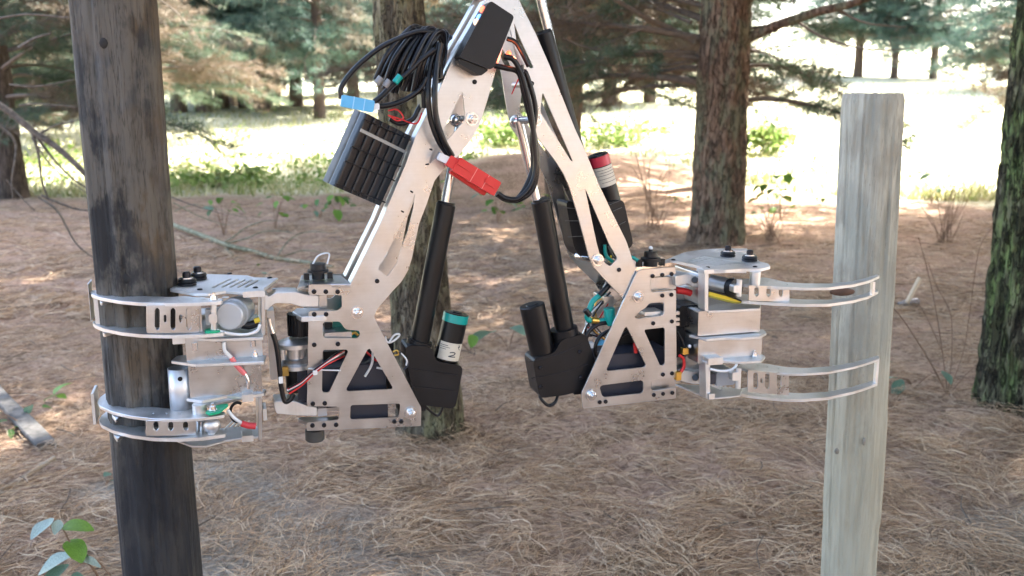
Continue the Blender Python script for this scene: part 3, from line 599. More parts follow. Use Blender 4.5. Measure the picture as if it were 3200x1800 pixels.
def hplate(name, outer, holes, z, th, m=alu_b, parent=robot, label=None, rr=0.003):
    mb = MB().prism(rounded(outer, rr), [rounded(h, 0.002) for h in holes], lambda p: (p[0], p[1], z - th), lambda p: (p[0], p[1], z)); return soft(mb.build(name, m, parent, label))
def cbox(c, x0, y0, x1, y1, n0, n1, name, m, parent=robot, rad=0.0015, label=None):
    a = LC(c, x0, y0, n0); b = LC(c, x1, y1, n0); lo = (min(a.x, b.x), n0, min(a.z, b.z)); hi = (max(a.x, b.x), n1, max(a.z, b.z))
    return MB().rbox(lo, hi, rad).build(name, m, parent, label)
def wire(c, pts, n, r, m, name='wire', parent=robot, seg=6, label=None):
    P = []
    for q in pts: P.append(LC(c, q[0], q[1], q[2] if len(q) > 2 else n))
    return MB().tube(P, r, seg, 6).build(name, m, parent, label)

# ---- the leg on the dark pole: thigh and foot side plates
NB = 0.115                                    # the second side plate stands this far behind the first
foot_out = sz(c2, [(385, 208), (690, 208)]) + sz(c3, [(390, 1449), (440, 1330), (560, 1050), (620, 880), (700, 720), (760, 610), (880, 330), (985, 150), (1070, 0), (1140, -120), (1250, -160), (1270, -60), (1235, 140)]) \
    + sz(c3, [(1130, 480), (1085, 640), (1035, 800), (985, 895), (895, 1010), (800, 1095), (740, 1170), (690, 1320), (640, 1449)]) \
    + sz(c2, [(1138, 20), (1108, 110), (1062, 188), (1005, 248), (882, 390), (862, 440), (888, 500), (1185, 1068), (1206, 1105), (1205, 1242), (370, 1278), (372, 1216), (598, 1196), (610, 1178), (608, 1112), (592, 1100), (372, 1097), (385, 412), (400, 402), (598, 398), (628, 372), (626, 292), (612, 285), (385, 285)])
foot_holes = [sz(c2, q) for q in ([(500, 481), (612, 478), (655, 538), (752, 545), (762, 570), (745, 602), (505, 600), (488, 585), (488, 495)], [(495, 686), (662, 683), (674, 698), (540, 985), (525, 998), (490, 996), (482, 980), (486, 700)],
    [(832, 676), (1000, 962), (990, 973), (668, 988), (659, 972), (815, 682)], [(700, 1089), (1045, 1078), (1054, 1090), (1046, 1163), (1030, 1178), (695, 1194), (685, 1180), (690, 1100)])]
foot_holes.append(sz(c3, [(922, 590), (938, 735), (936, 778), (805, 930), (772, 985), (714, 1062), (704, 1050), (745, 950), (790, 860)]))
foot_holes.append(sz(pp, [(1297, 604), (1292, 650), (1275, 720), (1247, 795), (1241, 822), (1211, 864), (1181, 840), (1188, 824), (1196, 818), (1204, 800), (1256, 700)]))
lp = vplate('leg_plate', foot_out, foot_holes, 0.0, 0.004)
lpb = new_obj('leg_plate', lp.data, robot); lpb.location = (0, NB, 0)
screws(c2, [(424, 260), (510, 260), (596, 260), (425, 425), (512, 425), (425, 648), (598, 642), (415, 1078), (502, 1075), (412, 1237), (497, 1235), (585, 1232), (1010, 1208), (1060, 1207), (884, 183)], lp)
screws(c3, [(1000, 530)], lp)
for c, x, y in ((c2, 738, 413), (c2, 1128, 1145), (c3, 983, 770)): hw(BOLT, LC(c, x, y, -0.0005), lp)
def strut(c, x, y, r=0.006, n0=0.004, n1=NB, m=alu_m, name='spacer'): p = LC(c, x, y, 0); return MB().cyl((p.x, n0, p.z), (p.x, n1, p.z), r, seg=14).build(name, m, robot)
for c, x, y in ((c2, 738, 413), (c2, 1128, 1145), (c2, 884, 183), (c3, 1000, 530), (c3, 983, 770)): strut(c, x, y)
# folded lips along the outer edge of the two thigh plates
edge = [LC(c3, *q, 0) for q in ((1070, 0), (985, 150), (880, 330), (760, 610), (700, 720), (620, 880), (560, 1050), (440, 1330), (390, 1449))] + [LC(c2, 690, 206, 0)]
for n_, n1_ in ((0.005, 0.040), (0.082, 0.1145)):
    rg = []
    for i_, p_ in enumerate(edge):
        t_ = (edge[min(i_ + 1, len(edge) - 1)] - edge[max(i_ - 1, 0)]).normalized(); s_ = Vector((t_.z, 0, -t_.x)) * 0.003
        if s_.x < 0: s_ = -s_
        rg.append([Vector((p_.x, n_, p_.z)), Vector((p_.x, n1_, p_.z)), Vector((p_.x, n1_, p_.z)) + s_, Vector((p_.x, n_, p_.z)) + s_])
    MB().loft(rg, sm=False).build('thigh_lip', alu_b, robot)
# hip joint above the picture
hp = L(1545, -55, 0.0); MB().cyl((hp.x, -0.006, hp.z), (hp.x, NB + 0.012, hp.z), 0.022, seg=24).build('hip_shaft', steel, robot)

# ---- the free leg: thigh plates and foot plates
thigh = sz(c3, [(1150, -130), (1240, -175), (1300, 10), (1400, 210), (1500, 440), (1580, 640), (1656, 832)]) + sz(c4, [(690, 190), (780, 415), (890, 650), (960, 790), (992, 855), (1032, 975), (1066, 1075)]) + sz(r1, [(1100, 440), (1080, 530), (1000, 560), (930, 510)]) \
    + sz(c4, [(945, 1262), (830, 1150), (735, 1042), (705, 960), (690, 900), (622, 650), (562, 450), (520, 352), (450, 242), (345, 110), (272, 0)]) + sz(c3, [(1368, 820), (1335, 640), (1312, 470), (1270, 330), (1228, 160)])
th_holes = [sz(c3, [(1262, 150), (1300, 250), (1388, 438), (1368, 442), (1318, 380), (1278, 270)]), sz(c3, [(1447, 597), (1643, 1046), (1630, 1040), (1432, 722)]), sz(c4, [(682, 462), (740, 592), (862, 880), (926, 988), (872, 1046), (845, 1032), (800, 990), (768, 870)])]
tp = vplate('leg_plate', thigh, th_holes, 0.006, 0.004, rr=0.005)
o = new_obj('leg_plate', tp.data, robot); o.location = (0, NB + 0.02, 0)
screws(c3, [(1370, 540)], tp, n=0.0055); screws(c4, [(928, 1070)], tp, n=0.0055)
for c, x, y in ((c4, 768, 995), (c3, 1395, 775)): hw(BOLT, LC(c, x, y, 0.0055), tp)
foot = sz(r1, [(1070, 242), (1345, 222), (1348, 282), (1147, 308), (1136, 330), (1138, 405), (1152, 433), (1350, 412), (1357, 1132), (1162, 1148), (1145, 1165), (1147, 1228), (1165, 1243), (1352, 1212), (1352, 1305), (585, 1390), (572, 1295), (575, 1255), (1010, 300), (1036, 256)])
ft_holes = [sz(r1, q) for q in ([(945, 714), (1102, 1030), (1085, 1048), (790, 1080), (778, 1065), (927, 726)], [(1095, 738), (1248, 721), (1258, 735), (1258, 1015), (1240, 1034), (1218, 1030), (1092, 752)], [(740, 1197), (1065, 1157), (1081, 1170), (1081, 1240), (1065, 1262), (760, 1295), (740, 1280), (722, 1215)], [(1130, 522), (1244, 512), (1253, 525), (1253, 600), (1236, 621), (1035, 648), (1014, 640), (1015, 626), (1060, 582), (1104, 556)])]
fp = vplate('foot_plate', foot, ft_holes, 0.0, 0.004)
o = new_obj('foot_plate', fp.data, robot); o.location = (0, NB, 0)
screws(r1, [(1157, 297), (1237, 288), (1313, 280), (1237, 457), (1312, 450), (1162, 686), (1316, 670), (1242, 1107), (1317, 1098), (1167, 1275), (1243, 1266), (1320, 1258), (722, 1335), (770, 1330)], fp)
for x, y in ((1040, 468), (653, 1275)): hw(BOLT, LC(r1, x, y, -0.0005), fp)
for c, x, y in ((r1, 1040, 468), (r1, 653, 1275), (c4, 768, 995), (c4, 928, 1070), (c3, 1395, 775), (c3, 1370, 540)): strut(c, x, y, n0=0.010)

# ---- electronics boxes inside the feet
cbox(c2, 300, 835, 955, 1070, 0.030, 0.10, 'battery_box', navy); cbox(c2, 690, 1090, 965, 1195, 0.025, 0.10, 'battery_box', navy)
cbox(c2, 490, 700, 640, 1000, 0.09, 0.112, 'inner_panel', blk_p); cbox(c2, 640, 640, 1010, 835, 0.095, 0.112, 'inner_panel', blk_p)
cbox(c2, 955, 790, 1010, 985, 0.06, 0.11, 'inner_panel', blk_p)
cbox(r1, 760, 950, 1100, 1110, 0.025, 0.10, 'battery_box', navy); cbox(r1, 730, 1165, 1085, 1300, 0.03, 0.10, 'battery_box', navy); cbox(r1, 1110, 900, 1260, 1040, 0.03, 0.1, 'battery_box', navy)
cbox(r1, 830, 700, 1260, 950, 0.095, 0.112, 'inner_panel', blk_p)
cbox(c2, 500, 565, 700, 600, 0.01, 0.08, 'bracket', alu_m); cbox(c2, 500, 490, 560, 560, 0.05, 0.09, 'bracket', blk_p)

# ---- linear actuators
def actuator(tube_a, tube_b, rod_top, r_tube, body, motor_a, motor_b, r_mot, n, tape=None, label_t=None, rod_r=0.0095, grooves=(0.35, 0.62), body_name='gearbox'):
    A = L(*tube_a, n); B = L(*tube_b, n); C = L(*rod_top, n)
    t = MB().rod(A, B, [(0, r_tube * 0.93), (0.006, r_tube), (1, r_tube)], 28).build('actuator_tube', blk_t, robot)
    MB().rod(A, A + (A - B).normalized() * 0.004, [(0, r_tube * 0.9), (1, r_tube * 0.88)], 24).build('end_cap', blk_p, t)
    MB().cyl(B.lerp(A, -0.0), C, rod_r, seg=18).build('piston_rod', steel, robot)
    b = sz(pp, body, n); g = MB().prism(rounded(b, 0.012, 3), [], lambda p: (p[0], n - 0.030, p[1]), lambda p: (p[0], n + 0.030, p[1])); bo = g.build(body_name, blk_p, robot)
    bv = bo.modifiers.new('bevel', 'BEVEL'); bv.width = 0.008; bv.segments = 3; bv.limit_method = 'ANGLE'; bv.angle_limit = R(50)
    M0 = L(*motor_a, n); M1 = L(*motor_b, n)
    mo = MB().rod(M0, M1, [(0, r_mot * 0.86), (0.0, r_mot * 0.9), (0.012, r_mot), (1, r_mot)], 28).build('motor', blk_t, robot)
    capd = (M0 - M1).normalized(); MB().rod(M0, M0 + capd * 0.002, [(0, r_mot * 0.5), (1, r_mot * 0.45)], 20).build('motor_cap', blk_p, mo)
    if tape: 
        q = M0.lerp(M1, tape[0]); MB().rod(q, M0.lerp(M1, tape[1]), [(0, r_mot * 1.035), (1, r_mot * 1.035)], 28).build('tape_band', tape[2], mo)
    return mo, M0, M1, bo
def wrap_label(mo, M0, M1, t0, t1, a0, a1, rad):
    u = (M1 - M0).normalized(); f = Vector((0, -1, 0)); f = (f - u * f.dot(u)).normalized(); s = u.cross(f); K = 12; mb = MB(); rg = []
    for t in (t0, t1):
        c = M0.lerp(M1, t); rg.append([c + (f * math.cos(R(a0 + (a1 - a0) * k / K)) + s * math.sin(R(a0 + (a1 - a0) * k / K))) * rad for k in range(K + 1)])
    i = mb.add(rg[0]); j = mb.add(rg[1])
    for k in range(K): mb.face((i + k, i + k + 1, j + k + 1, j + k), True)
    lb = mb.build('paper_label', paper, mo, 'cream paper label with small dark print'); return lb, u, f, s
mo, M0, M1, bo = actuator((1394, 637), (1308, 1085), (1440, 372), 0.0195, [(1258, 1068), (1340, 1072), (1352, 1118), (1437, 1132), (1412, 1264), (1292, 1250), (1262, 1120)], (1427, 977), (1394, 1122), 0.0252, 0.052, tape=(0.02, 0.19, teal))
def print_lines(lb, M0, M1, u, f, s, rad, lines):
    mb = MB()
    for t, a0, a1, h in lines:
        K = 6
        for k in range(K):
            q = []
            for aa, hh in ((a0 + (a1 - a0) * k / K, 0), (a0 + (a1 - a0) * (k + 1) / K, 0), (a0 + (a1 - a0) * (k + 1) / K, h), (a0 + (a1 - a0) * k / K, h)):
                q.append(M0.lerp(M1, t) + u * hh + (f * math.cos(R(aa)) + s * math.sin(R(aa))) * rad)
            i = mb.add(q); mb.face((i, i + 1, i + 2, i + 3), True)
    mb.build('printed_text', ink, lb)
lb, u, f, s = wrap_label(mo, M0, M1, 0.60, 0.97, -62, 62, 0.0256)
print_lines(lb, M0, M1, u, f, s, 0.0258, [(0.66, 20, 58, 0.0012), (0.70, 10, 58, 0.001), (0.74, 26, 58, 0.001), (0.79, -30, 8, 0.0022), (0.84, -28, 4, 0.0022)][:3])
# handwritten 2 on the label, a bent stroke of ink
def stroke(lb, pts, rad, w=0.0011):
    P = [M0.lerp(M1, t) + (f * math.cos(R(a)) + s * math.sin(R(a))) * rad for t, a in pts]; MB().tube(P, w, 5, 4).build('handwritten_mark', ink, lb)
stroke(lb, [(0.800, 6), (0.785, -8), (0.80, -20), (0.84, -14), (0.875, 6), (0.880, 8)], 0.0256); stroke(lb, [(0.880, 8), (0.882, -8), (0.878, -24)], 0.0256); stroke(lb, [(0.62, -32), (0.67, -40), (0.66, -30), (0.73, -42)], 0.0256, 0.0008)
for y0, y1 in ((1150, 1172), (1205, 1222)): 
    a = L(1268, y0, 0.0215); b_ = L(1430, y1, 0.0215); MB().tube([a, b_], 0.0008, 5).build('seam', blk_s, bo)
MB().rod(L(1312, 1062, 0.052), L(1303, 1098, 0.052), [(0, 0.026), (1, 0.026)], 24).build('collar', blk_p, bo)
mo, M0, M1, bo = actuator((1690, 627), (1768, 1045), (1622, 378), 0.0205, [(1650, 1112), (1720, 1092), (1738, 1052), (1815, 1032), (1845, 1120), (1830, 1200), (1752, 1222), (1672, 1232), (1662, 1180)], (1662, 952), (1697, 1108), 0.0265, 0.052)
for q in ([(1653, 1132), (1740, 1108), (1822, 1072)], [(1660, 1182), (1750, 1165), (1838, 1138)]): MB().tube([L(x, y, 0.0215) for x, y in q], 0.0008, 5).build('seam', blk_s, bo)
MB().rod(L(1761, 1025, 0.052), L(1770, 1075, 0.052), [(0, 0.029), (1, 0.029)], 24).build('collar', blk_p, bo)
wire(r1, [(225, 1255, .04), (240, 1310, .03), (300, 1362, .03), (355, 1335, .03), (385, 1255, .04)], 0.03, 0.0035, blk_c, 'cable', seg=8)
cbox(r1, 510, 1190, 610, 1265, 0.035, 0.07, 'actuator_clevis', blk_p); cbox(c2, 1040, 1050, 1240, 1130, 0.035, 0.07, 'actuator_clevis', blk_p)
wire(c2, [(1200, 1060, .04), (1260, 1120, .04), (1330, 1165, .05), (1370, 1090, .05)], 0.04, 0.003, blk_c, 'cable')
for x, y in ((1690, 1150), (1812, 1100), (1690, 1210), (1815, 1180)): hw(SCREW, L(x, y, 0.0205), bo)
# the actuator between the free leg's plates, red-banded motor sticking out behind
mo, M0, M1, bo = actuator((1700, 100), (1850, 655), (1680, -40), 0.0175, [(1752, 622), (1840, 640), (1930, 618), (1962, 760), (1905, 800), (1800, 800), (1778, 770)], (1868, 481), (1940, 745), 0.0215, 0.070, tape=(0.02, 0.13, redtape))
lb, u, f, s = wrap_label(mo, M0, M1, 0.14, 0.36, -75, 75, 0.0222)
print_lines(lb, M0, M1, u, f, s, 0.0225, [(0.17, -60, 60, 0.0009), (0.20, -60, 40, 0.0009), (0.23, -60, 55, 0.0009), (0.27, -60, 50, 0.0009), (0.31, -55, 40, 0.0009)])
for q in ([(1752, 648), (1800, 652)], [(1766, 690), (1812, 690)], [(1775, 740), (1820, 738)], [(1905, 640), (1940, 625)], [(1915, 660), (1943, 648)], [(1935, 702), (1955, 692)]): MB().tube([L(x, y, 0.039) for x, y in q], 0.0009, 5).build('seam', greyw, bo)
p = LC(c3, 1268, 785, 0.06); MB().sphere(p, 0.013, sc=(1, 1, 1)).build('rod_end', steel, robot)
MB().cyl(LC(c3, 1268, 785, 0.06), LC(c3, 1395, 775, 0.012), 0.0065, seg=12).build('rod_pin', steel, robot)
MB().sphere(LC(c3, 880, 778, 0.05), 0.013).build('rod_end', steel, robot)
MB().cyl(LC(c4, 615, 965, 0.06), LC(c4, 740, 990, 0.012), 0.008, seg=12).build('cross_pin', steel, robot)

# ---- battery pack strapped to the thigh: ridged columns of wrapped cells
ax = LC(c3, 310, 735, -0.02); bx = LC(c3, 635, 890, -0.02); cx = LC(c3, 100, 1210, -0.02)
ev = (cx - ax); el = ev.length; ev.normalize(); eu = (bx - ax) - ev * (bx - ax).dot(ev); eu.normalize(); et = eu.cross(ev)
if et.y > 0: et = -et                           # outward, towards the viewer
rot = Quaternion(ev, R(24)) if (Quaternion(ev, R(24)) @ eu).y > 0 else Quaternion(ev, R(-24))
eu = rot @ eu; et = rot @ et; wd = (bx - ax).length * 1.0 / math.cos(R(24)) / 6
pack = empty('battery_pack', (0, 0, 0)); pack.parent = robot
base = ax + Vector((0, 0.012, 0))
def column(i, side):
    ring0 = []; c0 = base + eu * wd * (i + 0.5) - et * (0.013 + side * 0.024)
    for k in range(24):
        a = 2 * math.pi * (k + .5) / 24; ca, sa = math.cos(a), math.sin(a); q = (abs(ca) ** 9 + abs(sa) ** 9) ** (-1 / 9)
        ring0.append(c0 + eu * ca * q * wd * 0.50 + et * sa * q * 0.0125)
    rings = []
    for t in np.linspace(0, 1, 15):
        w_ = 1.0 - (0.05 if int(t * 14) % 7 == 0 and 0 < t < 1 else 0.0); cc = c0 + ev * el * t
        rings.append([cc + (p_ - c0) * w_ for p_ in ring0])
    return MB().loft(rings)
for sd in (0, 1):
    for i in range(6): column(i, sd).build('cell_column', wrap if sd == 0 else greyw, pack)
q0 = base + ev * el * 0.22 + et * 0.0015; MB().loft([[q0 - ev * .003, q0 + ev * .003, q0 + ev * .003 + et * .001, q0 - ev * .003 + et * .001], [p_ + eu * wd * 5.95 for p_ in (q0 - ev * .003, q0 + ev * .003, q0 + ev * .003 + et * .001, q0 - ev * .003 + et * .001)]], sm=False).build('grey_strip', mat('grey_strip', (0.36, 0.36, 0.34), 0.5), pack)
for t, e in ((0.05, (725, 970)), (0.42, (705, 1062)), (0.62, (600, 1245)), (0.93, (540, 1372))):
    p0 = base + ev * el * (t + 0.03) + et * 0.002 - eu * 0.004; p1 = base + ev * el * (t + 0.0) + et * 0.002 + eu * wd * 6.0
    MB().tube([p0, p0.lerp(p1, 0.5) + et * 0.001, p1, LC(c3, *e, -0.004)], 0.0016, 6, 5).build('zip_tie', blk_c, pack)
    MB().sphere(p1.lerp(LC(c3, *e, -0.006), 0.35), 0.0038).build('zip_tie_head', blk_p, pack)

# ---- cable coil, connectors and loops
gg = random.Random(4)
for i in range(15):
    f_ = i / 14; nn = -0.035 + 0.06 * gg.random()
    tx, ty = 600 + 210 * f_ + gg.uniform(-12, 12), 195 + 45 * f_ * f_ + gg.uniform(-18, 14); bx_, by_ = 365 + 290 * f_ + gg.uniform(-10, 10), 535 + 95 * f_ + gg.uniform(-25, 30)
    pts = [(bx_, by_, nn), ((bx_ + tx) / 2 - 30 + gg.uniform(-14, 14), (by_ + ty) / 2 - 10, nn - 0.012), (tx - 25, ty + 10, nn), (tx + 30, ty - 6, nn + 0.01), (770 + 45 * f_, 240 + 30 * f_, nn + 0.02), (810 - 30 * gg.random(), 330 + 60 * gg.random(), nn + 0.03), (700 + 80 * gg.random(), 480 + 60 * gg.random(), nn + .03)]
    wire(c3, pts, 0, 0.0046, blk_c, 'coiled_cable', seg=8)
wire(c3, [(135, 640), (140, 560), (230, 440), (380, 315), (520, 245), (640, 205), (740, 210)], -0.03, 0.0048, blk_c, 'coiled_cable', seg=8)
wire(c3, [(345, 690), (450, 680), (560, 640), (650, 575), (690, 500)], -0.04, 0.0048, blk_c, 'cable', seg=8)
wire(c3, [(350, 660), (400, 620), (480, 540), (560, 480), (640, 400), (740, 320)], -0.045, 0.0052, blk_c, 'cable', seg=8)
wire(c3, [(450, 770), (520, 800), (600, 770), (640, 700), (700, 620)], -0.02, 0.0046, blk_c, 'cable', seg=8)
for (x0, y0, x1, y1) in ((365, 540, 480, 330), (420, 560, 540, 360)): MB().cyl(LC(c3, x0, y0, -0.05), LC(c3, x0 + 30, y0 - 40, -0.05), 0.0058, seg=10).build('ferrite_sleeve', mat('grey_sleeve', (0.25, 0.25, 0.26), 0.4), robot)
MB().cyl(LC(c3, 485, 535, -0.062), LC(c3, 520, 490, -0.062), 0.0062, seg=10).build('heat_shrink', teal, robot)
wire(c3, [(440, 715), (500, 710), (540, 760), (500, 780), (450, 750)], -0.03, 0.0016, red_p); wire(c3, [(440, 745), (520, 770), (620, 800), (660, 730)], -0.025, 0.0016, red_p)
cbox(c3, 655, 590, 710, 700, -0.04, 0.0, 'cable_clamp', blk_p)
def slab(c, p0, p1, half, n, th, name, m, parent=robot, rad=0.003, k0=0.0, k1=1.0):
    a = LC(c, *p0, n); b = LC(c, *p1, n); d = (b - a); d.y = 0; e = d.normalized(); s = Vector((-e.z, 0, e.x)); a2 = a + d * k0; b2_ = a + d * k1
    poly = [(v.x, v.z) for v in (a2 - s * half, b2_ - s * half, b2_ + s * half, a2 + s * half)]
    return MB().prism(rounded(poly, rad), [], lambda p: (p[0], n, p[1]), lambda p: (p[0], n + th, p[1])).build(name, m, parent)
bc = slab(c3, (140, 650), (350, 690), 0.0105, -0.05, 0.016, 'blue_connector', blue_p)
for k0 in (0.35, 0.68): slab(c3, (140, 650), (350, 690), 0.0112, -0.0508, 0.0175, 'connector_rib', mat('pale_blue_plastic', (0.30, 0.60, 0.85), 0.4), bc, 0.001, k0, k0 + 0.03)
slab(c3, (350, 690), (385, 690), 0.006, -0.048, 0.012, 'connector_end', white_p, bc)
rc = slab(c3, (880, 1060), (1150, 1225), 0.0145, -0.055, 0.022, 'red_connector', red_p)
slab(c3, (830, 1035), (905, 1080), 0.0105, -0.052, 0.018, 'connector_end', red_p, rc); slab(c3, (770, 1010), (835, 1040), 0.007, -0.05, 0.012, 'connector_end', white_p, rc)
slab(c3, (862, 1085), (1085, 1232), 0.0125, -0.032, 0.014, 'connector_back', red_p, rc)
for k0 in (0.42, 0.70): slab(c3, (880, 1060), (1150, 1225), 0.0150, -0.0560, 0.0235, 'connector_rib', mat('pale_red_plastic', (0.80, 0.25, 0.22), 0.4), rc, 0.001, k0, k0 + 0.012)
slab(c3, (900, 1040), (985, 1095), 0.006, -0.058, 0.004, 'latch', red_p, rc); slab(c3, (1075, 1160), (1150, 1205), 0.006, -0.058, 0.004, 'latch', red_p, rc)
for dx, dn in ((0, -0.035), (42, -0.045)):
    wire(c3, [(770 + dx * 0.3, 280, dn), (715 + dx, 420, dn), (700 + dx, 600, dn - .01), (715 + dx * 0.9, 760, dn - .01), (765 + dx * 0.8, 905, dn - .01), (835 + dx * .5, 1010, dn)], dn, 0.0055, blk_c, 'cable', seg=8)
for k, (dx, dy, dn) in enumerate(((0, 0, -0.045), (16, 18, -0.035), (-30, 6, -0.03))):
    top_ = [(1190, 365), (1250, 385)] if k == 0 else ([(1130, 425), (1200, 440)] if k == 1 else [(1300, 420), (1310, 470)])
    wire(c3, [(1150 + dx * .3, 1250 + dy * .6, dn), (1200, 1282 + dy * .4, dn), (1280 + dx * .3, 1285 + dy * .5, dn), (1360 + dx, 1205 + dy, dn), (1395 + dx * .6, 1080, dn), (1385 + dx * .4, 900, dn), (1365 - dx, 720, dn), (1335 - dx * 1.2, 590, dn)] + [(1300 - dx, 470, dn)] + [(a, b_, dn) for a, b_ in reversed(top_)], dn, 0.0052, blk_c, 'cable', seg=8)
wire(c3, [(1315, 450), (1275, 530), (1240, 610)], -0.02, 0.0012, red_p)
wire(c3, [(1210, 250), (1260, 270), (1300, 330), (1350, 430)], -0.012, 0.0045, blk_c, 'cable', seg=8)

# ---- black control box on the thigh
bx_out = sz(c3, [(1082, 28), (1108, 6), (1258, 105), (1130, 432), (1100, 450), (900, 372)], -0.052)
cb = MB().prism(rounded(bx_out, 0.006, 3), [], lambda p: (p[0], -0.052, p[1]), lambda p: (p[0], -0.006, p[1])).build('control_box', blk_p, robot)
bv = cb.modifiers.new('bevel', 'BEVEL'); bv.width = 0.003; bv.segments = 3; bv.limit_method = 'ANGLE'; bv.angle_limit = R(40)
bx2 = sz(c3, [(900, 376), (1092, 452), (1040, 492), (905, 415)], -0.046)
MB().prism(rounded(bx2, 0.004), [], lambda p: (p[0], -0.046, p[1]), lambda p: (p[0], -0.010, p[1])).build('box_end', blk_p, cb)
for (x, y, m_) in ((1052, 62, emis('red_led', (1.0, 0.12, 0.06), 0.5)), (1034, 116, emis('blue_led', (0.10, 0.30, 1.0), 0.6)), (1014, 146, emis('amber_led', (1.0, 0.55, 0.35), 0.35))):
    p = LC(c3, x, y, -0.040); MB().sphere(p, 0.0062, sc=(1, 0.7, 1.1)).build('indicator_or_added_led', m_, cb)
# made-up red lamp added on the box's far side to tint the legs
p = LC(c3, 1180, 330, -0.030) + Vector((0.012, 0, -0.004)); MB().sphere(p, 0.005).build('indicator_or_added_led', emis('added_red_led', (1.0, 0.10, 0.04), 0.5), cb)
lt = bpy.data.lights.new('added_red_glow', 'POINT'); lt.energy = 0.02; lt.color = (1.0, 0.16, 0.05); lt.shadow_soft_size = 0.005
lo_ = bpy.data.objects.new('added_red_glow', lt); COL.objects.link(lo_); lo_.parent = cb; lo_.location = p + Vector((0.009, -0.013, -0.007))

# ------------------------------------------------------------------ gripper clamped on the dark pole
NF = -0.070; NC = 0.055                          # front edge of the claws, middle of the gripper
def mirror_n(pts): return [(x, 2 * NC - n) for x, n in reversed(pts)]
def claw(c, outer, inner, ref, low, th=0.006, holes=(), back=True, back_dx=0.0, m=alu_b):
    z = LC(c, *ref, NF).z; dz = z - LC(c, *low, NF).z; poly = sn_(c, outer + inner, z); hl = [sn_(c, h, z) for h in holes]
    a = hplate('claw_plate', poly, hl, z, th, m, rr=0.004); b_ = new_obj('claw_plate', a.data, robot); b_.location = (0, 0, -dz)
    if back:
        bp_ = hplate('claw_plate', mirror_n(poly), [], z, th, m, rr=0.004); bp_.location = (back_dx, 0, -0.0075)
        o = new_obj('claw_plate', bp_.data, robot); o.location = (back_dx, 0, -dz - 0.0075)
    return z, dz, poly
def slit(x, y, w=9, h=5): return [(x - w, y), (x, y - h), (x + w, y), (x, y + h)]
# upper claw
zu, dzu, pu = claw(c1, [(188, 262), (204, 280), (262, 302), (400, 326), (550, 340), (800, 345), (1000, 340), (1150, 330)], [(1165, 312), (960, 300), (880, 292), (780, 299), (620, 294), (500, 285), (350, 272), (262, 256), (215, 248)], (800, 345), (800, 580), holes=[slit(x, 322) for x in (640, 735, 840)], back_dx=0.022)
slots = lambda xs, y0, y1, w: [[(x - w, y0 + w), (x, y0), (x + w, y0 + w), (x + w, y1 - w), (x, y1), (x - w, y1 - w)] for x in xs]
vplate('slotted_plate', sz(c1, [(600, 358), (992, 352), (992, 562), (603, 566)], NF + 0.006), [sz(c1, h, NF + 0.006) for h in slots((681, 796, 911), 376, 542, 18) + slots((738, 851), 428, 488, 9)], NF + 0.006, 0.003, alu)
pl = H(*c1(205, 276), zu); MB().box((pl.x + 0.002, pl.y - 0.004, zu - dzu + 0.0005), (pl.x + 0.012, pl.y + 0.006, zu - 0.0055)).build('end_block', alu_b, robot)
_a = L(275, 888, pl.y + .006); _b2 = L(284, 1004, pl.y + .006); MB().rbox((_a.x, pl.y + .006, _b2.z), (_b2.x, pl.y + .055, _a.z), .001).build('end_plate', alu_b, robot)
MB().box((LC(c1, 880, 0, 0).x, NF + 0.010, zu - dzu + 0.001), (LC(c1, 985, 0, 0).x, NF + 0.016, zu - 0.006)).build('inner_plate', alu_m, robot)
# lower claw
zl, dzl, pl_ = claw(c1, [(242, 1062), (262, 1096), (350, 1136), (480, 1166), (640, 1186), (820, 1191), (1000, 1182), (1170, 1160)], [(1178, 1138), (960, 1112), (800, 1116), (600, 1098), (450, 1062), (340, 1026), (318, 990), (262, 1030)], (820, 1186), (820, 1330), holes=[slit(x, 1152) for x in (650, 745, 850)], back_dx=0.03)
vplate('slotted_plate', sz(c1, [(597, 1200), (967, 1198), (967, 1312), (597, 1318)], NF + 0.006), [sz(c1, h, NF + 0.006) for h in slots((672, 780, 888), 1204, 1278, 18)], NF + 0.006, 0.003, alu)
q = H(*c1(250, 1072), zl); _a = L(283, 1231, q.y + .004); _b2 = L(301, 1326, q.y + .004); MB().rbox((_a.x, q.y + .004, _b2.z), (_b2.x, q.y + .060, _a.z), .001).build('end_plate', alu_b, robot)
# cover plate with slots and rubber-footed bolts
zt = LC(c1, 985, 286, -0.045).z
tp_out = sn_(c1, [(770, 238), (800, 222), (905, 175), (960, 150), (1010, 130), (1340, 140), (1392, 155), (1566, 160), (1440, 252), (1310, 262), (1180, 252), (1050, 274), (960, 272)], zt)
cov = hplate('cover_plate', tp_out, [sn_(c1, [(x0, 228), (x0 + 12, 232), (x0 + 148 - i * 8, 166 + i * 2), (x0 + 134 - i * 8, 164 + i * 2)], zt) for i, x0 in enumerate((1080, 1145, 1205, 1262, 1318))], zt, 0.006, alu_b)
for x, y in ((1210, 132), (1502, 162), (1398, 234), (992, 248)): v = H(*c1(x, y), zt); hw(CAPS, (v.x, v.y, zt + .0003), cov)
def knob(p, parent, s=1.0):
    r = empty('rubber_foot', p); r.parent = parent
    MB().rod((0, 0, 0), (0, 0, 0.012 * s), [(0, 0.0165 * s), (0.25, 0.0172 * s), (0.45, 0.0150 * s), (0.6, 0.0172 * s), (1, 0.0150 * s)], 22).build('rubber_ring', blk_p, r)
    MB().rod((0, 0, 0.012 * s), (0, 0, 0.0145 * s), [(0, 0.0115 * s), (1, 0.0115 * s)], 18).build('washer', steel, r)
    MB().rod((0, 0, 0.0145 * s), (0, 0, 0.025 * s), [(0, 0.0075 * s), (0.75, 0.0075 * s), (1, 0.005 * s)], 12).build('bolt_head', blk_s, r)
